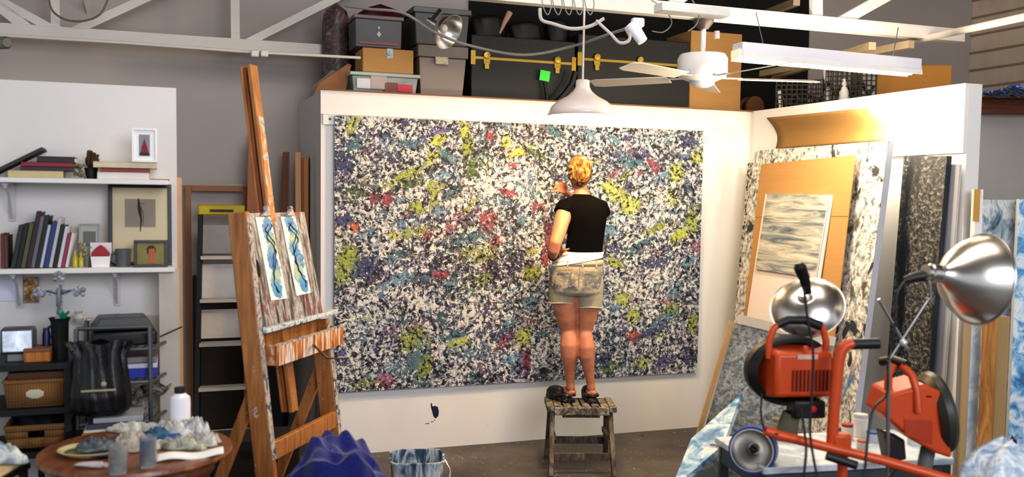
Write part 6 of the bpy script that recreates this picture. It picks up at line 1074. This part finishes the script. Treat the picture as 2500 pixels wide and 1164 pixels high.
mb = MB(); mb.tube([(-.02, -.06, -.16), (-.035, -.05, -.25)], [.035, .045], 16); mb.build('gas_regulator', mat('6a6550', .6), t)
mb = MB(); mb.box(.01, -.105, .105, .02, .014, .03); mb.build('knob', orm, t, bevel=.004)
# heater two, seen from the side
h2 = V(2225, 1010, 3.86, 0); t = thing('portable_heater', 'orange heater seen from the side beside the right partition, black dish to the right', 'heater', h2, 0)
sc_ = 3.86 / F
def hp(px, py, y=0): return ((px - 2225) * sc_, y, -(py - 1010) * sc_)
body_ = [(2134, 1002), (2150, 948), (2230, 925), (2290, 950), (2302, 1105), (2262, 1092), (2205, 1062)]
mb = MB(); mb.prism([((x - 2225) * sc_, -(y - 1010) * sc_) for x, y in body_], -.10, .12); mb.build('housing', orm, t, bevel=.012)
mb = MB(); mb.prism([((x - 2225) * sc_, -(y - 1010) * sc_) for x, y in ((2182, 1008), (2250, 1012), (2252, 1070), (2184, 1050))], -.104, -.099); mb.build('side_panel', mat('aa3c18', .4), t, bevel=.004)
mb = MB(); mb.lathe([(.14, -.01), (.166, .012), (.172, .035), (.165, .05), (.12, .058), (0, .062)], 40, TM((2296 - 2225) * sc_, .02, 0.005) @ RM(R(80), 'Y') @ TM(0, 0, -.04)); mb.build('round_shroud', mat('34382f', .4), t)
mb = MB(); mb.tube([hp(2160, 950, -.02), hp(2160, 912, -.02), hp(2172, 884, -.02)], .016, 12); mb.build('handle_arm', orm, t); mb = MB(); mb.tube([hp(2214, 992, -.11), hp(2210, 940, -.10), hp(2202, 905, -.08), hp(2184, 884, -.05)], .016, 12); mb.build('handle_arm', orm, t)
mb = MB(); mb.tube([hp(2158, 886, .05), hp(2176, 876, .0), hp(2194, 882, -.06)], .019, 12); mb.build('handle_grip', BLACK, t)
mb = MB(); mb.prism([((x - 2225) * sc_, -(y - 1010) * sc_) for x, y in ((2148, 1052), (2200, 1068), (2206, 1118), (2165, 1124))], -.05, .05); mb.build('control_box', BLACK, t, bevel=.008); mb = MB(); mb.tube([hp(2188, 1120, 0), hp(2186, 1142, 0)], .022, 14); mb.build('gas_regulator', mat('3a3f3c', .5), t); mb = MB(); mb.tube([hp(2270, 1095, 0), hp(2262, 1150, 0)], .03, 14); mb.build('mount', mat('6d7272', .5), t)
mb = MB(); mb.box(*hp(2240, 954, -.09), .03, .02, .014); mb.build('white_switch', mat('e0d6c8', .4), t, bevel=.004)
# reflector lamps
big_pr = [(.16, 0), (.20, .02), (.22, .12), (.42, .28), (.66, .46), (.85, .68), (.97, .92), (1.0, 1.0), (1.03, 1.0), (1.03, .97)]
c1 = V(1965, 722, 3.95, 0); t, M = dish('reflector_lamp', 'shiny round reflector lamp above the first heater, facing away with black handle', c1, (.34, .66, -.62), .152, .085, sock=0)
mb = MB(); mb.tube([(0, 0, .0), (0, 0, -.03)], .026, 16); mb.build('socket', alu, t)
hM = M.inverted(); mb = MB(); mb.tube([hM @ V(1972, 715, 3.74, 0), hM @ V(1964, 680, 3.72, 0), hM @ V(1952, 650, 3.70, 0), hM @ V(1950, 642, 3.70, 0)], [.015, .022, .025, .014], 14); mb.build('black_handle', mat('0c0c0d', .5), t)
c2 = V(2290, 668, 3.68, 0); t, M = dish('reflector_lamp', 'large shiny reflector lamp beside the white post, opening to the right', c2, (.93, .25, -.12), .178, .20, sock=0, m=alu, extra=big_pr)
mb = MB(); mb.lathe([(.034, .02), (.036, -.01), (.036, -.035), (.030, -.04), (.030, -.06), (.0, -.06)], 28); mb.build('collar', alu, t); hM = M.inverted()
mb = MB(); mb.tube([hM @ V(2262, 672, 3.68, 0), hM @ V(2235, 676, 3.68, 0), hM @ V(2208, 684, 3.68, 0)], [.024, .02, .014], 14); mb.build('black_handle', mat('0c0c0d', .5), t)
stp = thing('lamp_stand', 'thin metal stand with crossing rods holding the right reflector lamp', 'stand', floorpt(V(2200, 900, 3.72, 0))); so = stp.location.copy()
for p_, q_ in (((2272, 690), (2275, 740)), ((2268, 728), (2170, 880)), ((2145, 730), (2215, 850)), ((2275, 740), (2262, 728))): mb = MB(); mb.tube([V(*p_, 3.72, 0) - so, V(*q_, 3.72, 0) - so], .006, 8); mb.build('rod', METAL, stp)
mb = MB(); mb.ball(V(2206, 836, 3.71, 0) - so, .016, 10); mb.build('joint', mat('cfd6dc', .3, .6), stp); mb = MB(); mb.tube([V(2170, 880, 3.72, 0) - so, Vector((-.02, 0, .0))], .008, 8); mb.build('pole', METAL, stp)
def cord(label, pts, r_=.005): return cable(label, pts, r_, mat('101011', .5), 'power_cord')
cord('black cord dropping from the left reflector lamp handle past the heater', [(1962, 700, 3.62), (1972, 780, 3.6), (1985, 860, 3.58), (1982, 960, 3.56), (1978, 1060, 3.5), (1995, 1164, 3.45)])
cord('black cord hanging from the right reflector lamp to the second heater', [(2210, 684, 3.66), (2190, 720, 3.65), (2184, 800, 3.65), (2170, 880, 3.65), (2165, 960, 3.60), (2128, 1010, 3.5), (2110, 1164, 3.45)])
cord('black cord below the first heater control box', [(1955, 995, 3.66), (1962, 1040, 3.62), (1968, 1100, 3.5), (1960, 1180, 3.45)])
cord('thin dark hose looping left under the first heater', [(1860, 960, 3.7), (1858, 1010, 3.66), (1868, 1050, 3.62), (1900, 1060, 3.6)], .004)
cord('black cord at the foot of the second heater', [(2190, 1140, 3.7), (2175, 1160, 3.66), (2150, 1190, 3.6)], .007)
# ------------------------------------------------------------------ right bay: stacked canvases and boards
sp1 = speck([(.3, '2e3f50'), (.42, '6d8496'), (.5, 'a9b4b8'), (.58, 'd8d8d2'), (.7, '8a8576')], 12, (1, 1, .6), dist=.8)
def panel(name, label, cat, x0, x1, yt, Y, m, yb=None, th=.03, group=None):
    a = V(x0, yt, Y, 0); b_ = V(x1, yt, Y, 0); zb = 0 if yb is None else V(x0, yb, Y, 0).z; t = thing(name, label, cat, ((a.x + b_.x) / 2, Y, zb), 0, group); w = b_.x - a.x; H = a.z - zb
    mb = MB(); mb.box(0, th / 2 + .002, H / 2, w, th, H); mb.build('stretched_canvas' if 'painting' in cat else 'core', mat('b9bcc0', .7), t); mb = MB(); mb.box(0, 0, H / 2, w, .003, H); mb.build('painted_surface' if 'painting' in cat else 'face', m, t); return t
panel('blue_grey_painting', 'tall blue-grey swirled canvas leaning in the right bay', 'painting', 2396, 2487, 487, 5.3, sp1)
panel('bright_blue_painting', 'bright blue and white canvas cut by the right edge of the picture', 'painting', 2489, 2600, 486, 5.2, blw)
panel('pale_blue_painting', 'narrow pale blue canvas edge behind the wooden boards', 'painting', 2372, 2398, 750, 5.0, speck([(.4, 'a9c4dc'), (.6, 'dce8f0')], 8))
sm_ = mat('b47a3c', .6, var=.12, stretch=(5, 5, .5)); 
def stick(label, x0, x1, yt, Y, m, th=.02, name='wooden_board', xb=0):
    a = V(x0, yt, Y, 0); b_ = V(x1, yt, Y, 0); mb = MB(); w = b_.x - a.x; mb.box((a.x + b_.x) / 2, Y, a.z / 2, w, th, a.z); tag(mb.build(name, m), label, 'board')
stick('amber oak board standing right of the reflector lamp', 2402, 2432, 765, 4.9, speck([(.35, '935a22'), (.5, 'b47a36'), (.65, 'c98f4c')], 6, (3, 3, .5), dist=1.4))
stick('tan board standing at the right of the amber oak board', 2436, 2464, 772, 4.92, mat('a88a5e', .7, var=.08, stretch=(4, 4, .4)))
stick('thin tan batten standing left of the amber oak board', 2356, 2371, 770, 4.85, mat('b09468', .7, var=.08, stretch=(4, 4, .4)))
a = V(2378, 462, 5.32, 0); b_ = V(2396, 462, 5.32, 0); t = thing('white_post', 'white square post with a tan block at its top beside the partition end', 'post', ((a.x + b_.x) / 2 + .0, 5.32, 0)); mb = MB(); mb.box(0, 0, a.z / 2, .04, .05, a.z); mb.build('post_body', WHITE, t); mb = MB(); mb.box(-.016, -.027, a.z - .09, .035, .006, .18); mb.build('tan_block', mat('c99a48', .6), t)
wrp = speck([(.35, '7f98b8'), (.5, 'b9c6d2'), (.62, 'e6ecf0'), (.75, '8a7f78')], 9, dist=2.5, gloss=.25, bmp=.8)
pw = V(2450, 1160, 3.7, 0); t = thing('wrapped_bundle', 'bundle wrapped in clear plastic with blue in the bottom right corner', 'bundle', (pw.x + .03, 3.7, 0)); zt_w = V(2450, 1072, 3.7, 0).z
mb = MB(); mb.grid(lambda u, v_: ((.20 * (1 - max(0, v_ - .8) ** 2 * 20) + .012 * sin(u * 50 + v_ * 9)) * cos(u * 2 * pi), (.14 * (1 - max(0, v_ - .8) ** 2 * 20) + .008 * sin(u * 70)) * sin(u * 2 * pi), zt_w * v_ + .01 * sin(u * 40)* v_), 80, 26); mb.build('plastic_wrap', wrp, t)
# ------------------------------------------------------------------ light
def area(name, loc, target, size, sy, power, col):
    l = bpy.data.lights.new(name, 'AREA'); l.shape = 'RECTANGLE'; l.size = size; l.size_y = sy; l.energy = power; l.color = L(col)[:3]
    o = bpy.data.objects.new(name, l); COL.objects.link(o); o.location = loc
    o.rotation_euler = (Vector(target) - Vector(loc)).to_track_quat('-Z', 'Y').to_euler(); return o
def point(name, loc, power, col, r=.04, spot=None, target=None):
    l = bpy.data.lights.new(name, 'SPOT' if spot else 'POINT'); l.energy = power; l.color = L(col)[:3]; l.shadow_soft_size = r
    if spot: l.spot_size = R(spot); l.spot_blend = .7
    o = bpy.data.objects.new(name, l); COL.objects.link(o); o.location = loc
    if target: o.rotation_euler = (Vector(target) - Vector(loc)).to_track_quat('-Z', 'Y').to_euler()
    return o
wd = bpy.data.worlds.new('world'); scn.world = wd; wd.use_nodes = True; wd.node_tree.nodes['Background'].inputs[0].default_value = (.86, .92, 1, 1); wd.node_tree.nodes['Background'].inputs[1].default_value = .72
area('window_light', (2.2, -1.4, 3.2), (-.3, 6, 1.0), 3.2, 2.2, 215, 'f2f4ff')
point('upper_right_fill', (2.6, 6.2, 3.7), 22, 'ffe2c0', .4)  # added fill without a fixture, brightens the upper right back wall
area('overhead_fill', (.6, 4.0, 4.0), (.6, 4.6, 0), 3.5, 2.0, 75, 'fff4e6')  # added overhead fill for the wall top; no roof opening here
lp = point('pendant_bulb', LAMP, 60, 'ffd294', .05)
point('tube_glow', TUBE_A, 42, 'fff0d2', .12)
point('tube_glow', TUBE_B, 42, 'fff0d2', .12)
scn.view_settings.view_transform = 'Standard'; scn.view_settings.look = 'Medium High Contrast'; scn.view_settings.exposure = 0.0
scn.cycles.use_denoising = True; scn.cycles.max_bounces = 6; scn.cycles.caustics_reflective = False; scn.cycles.caustics_refractive = False
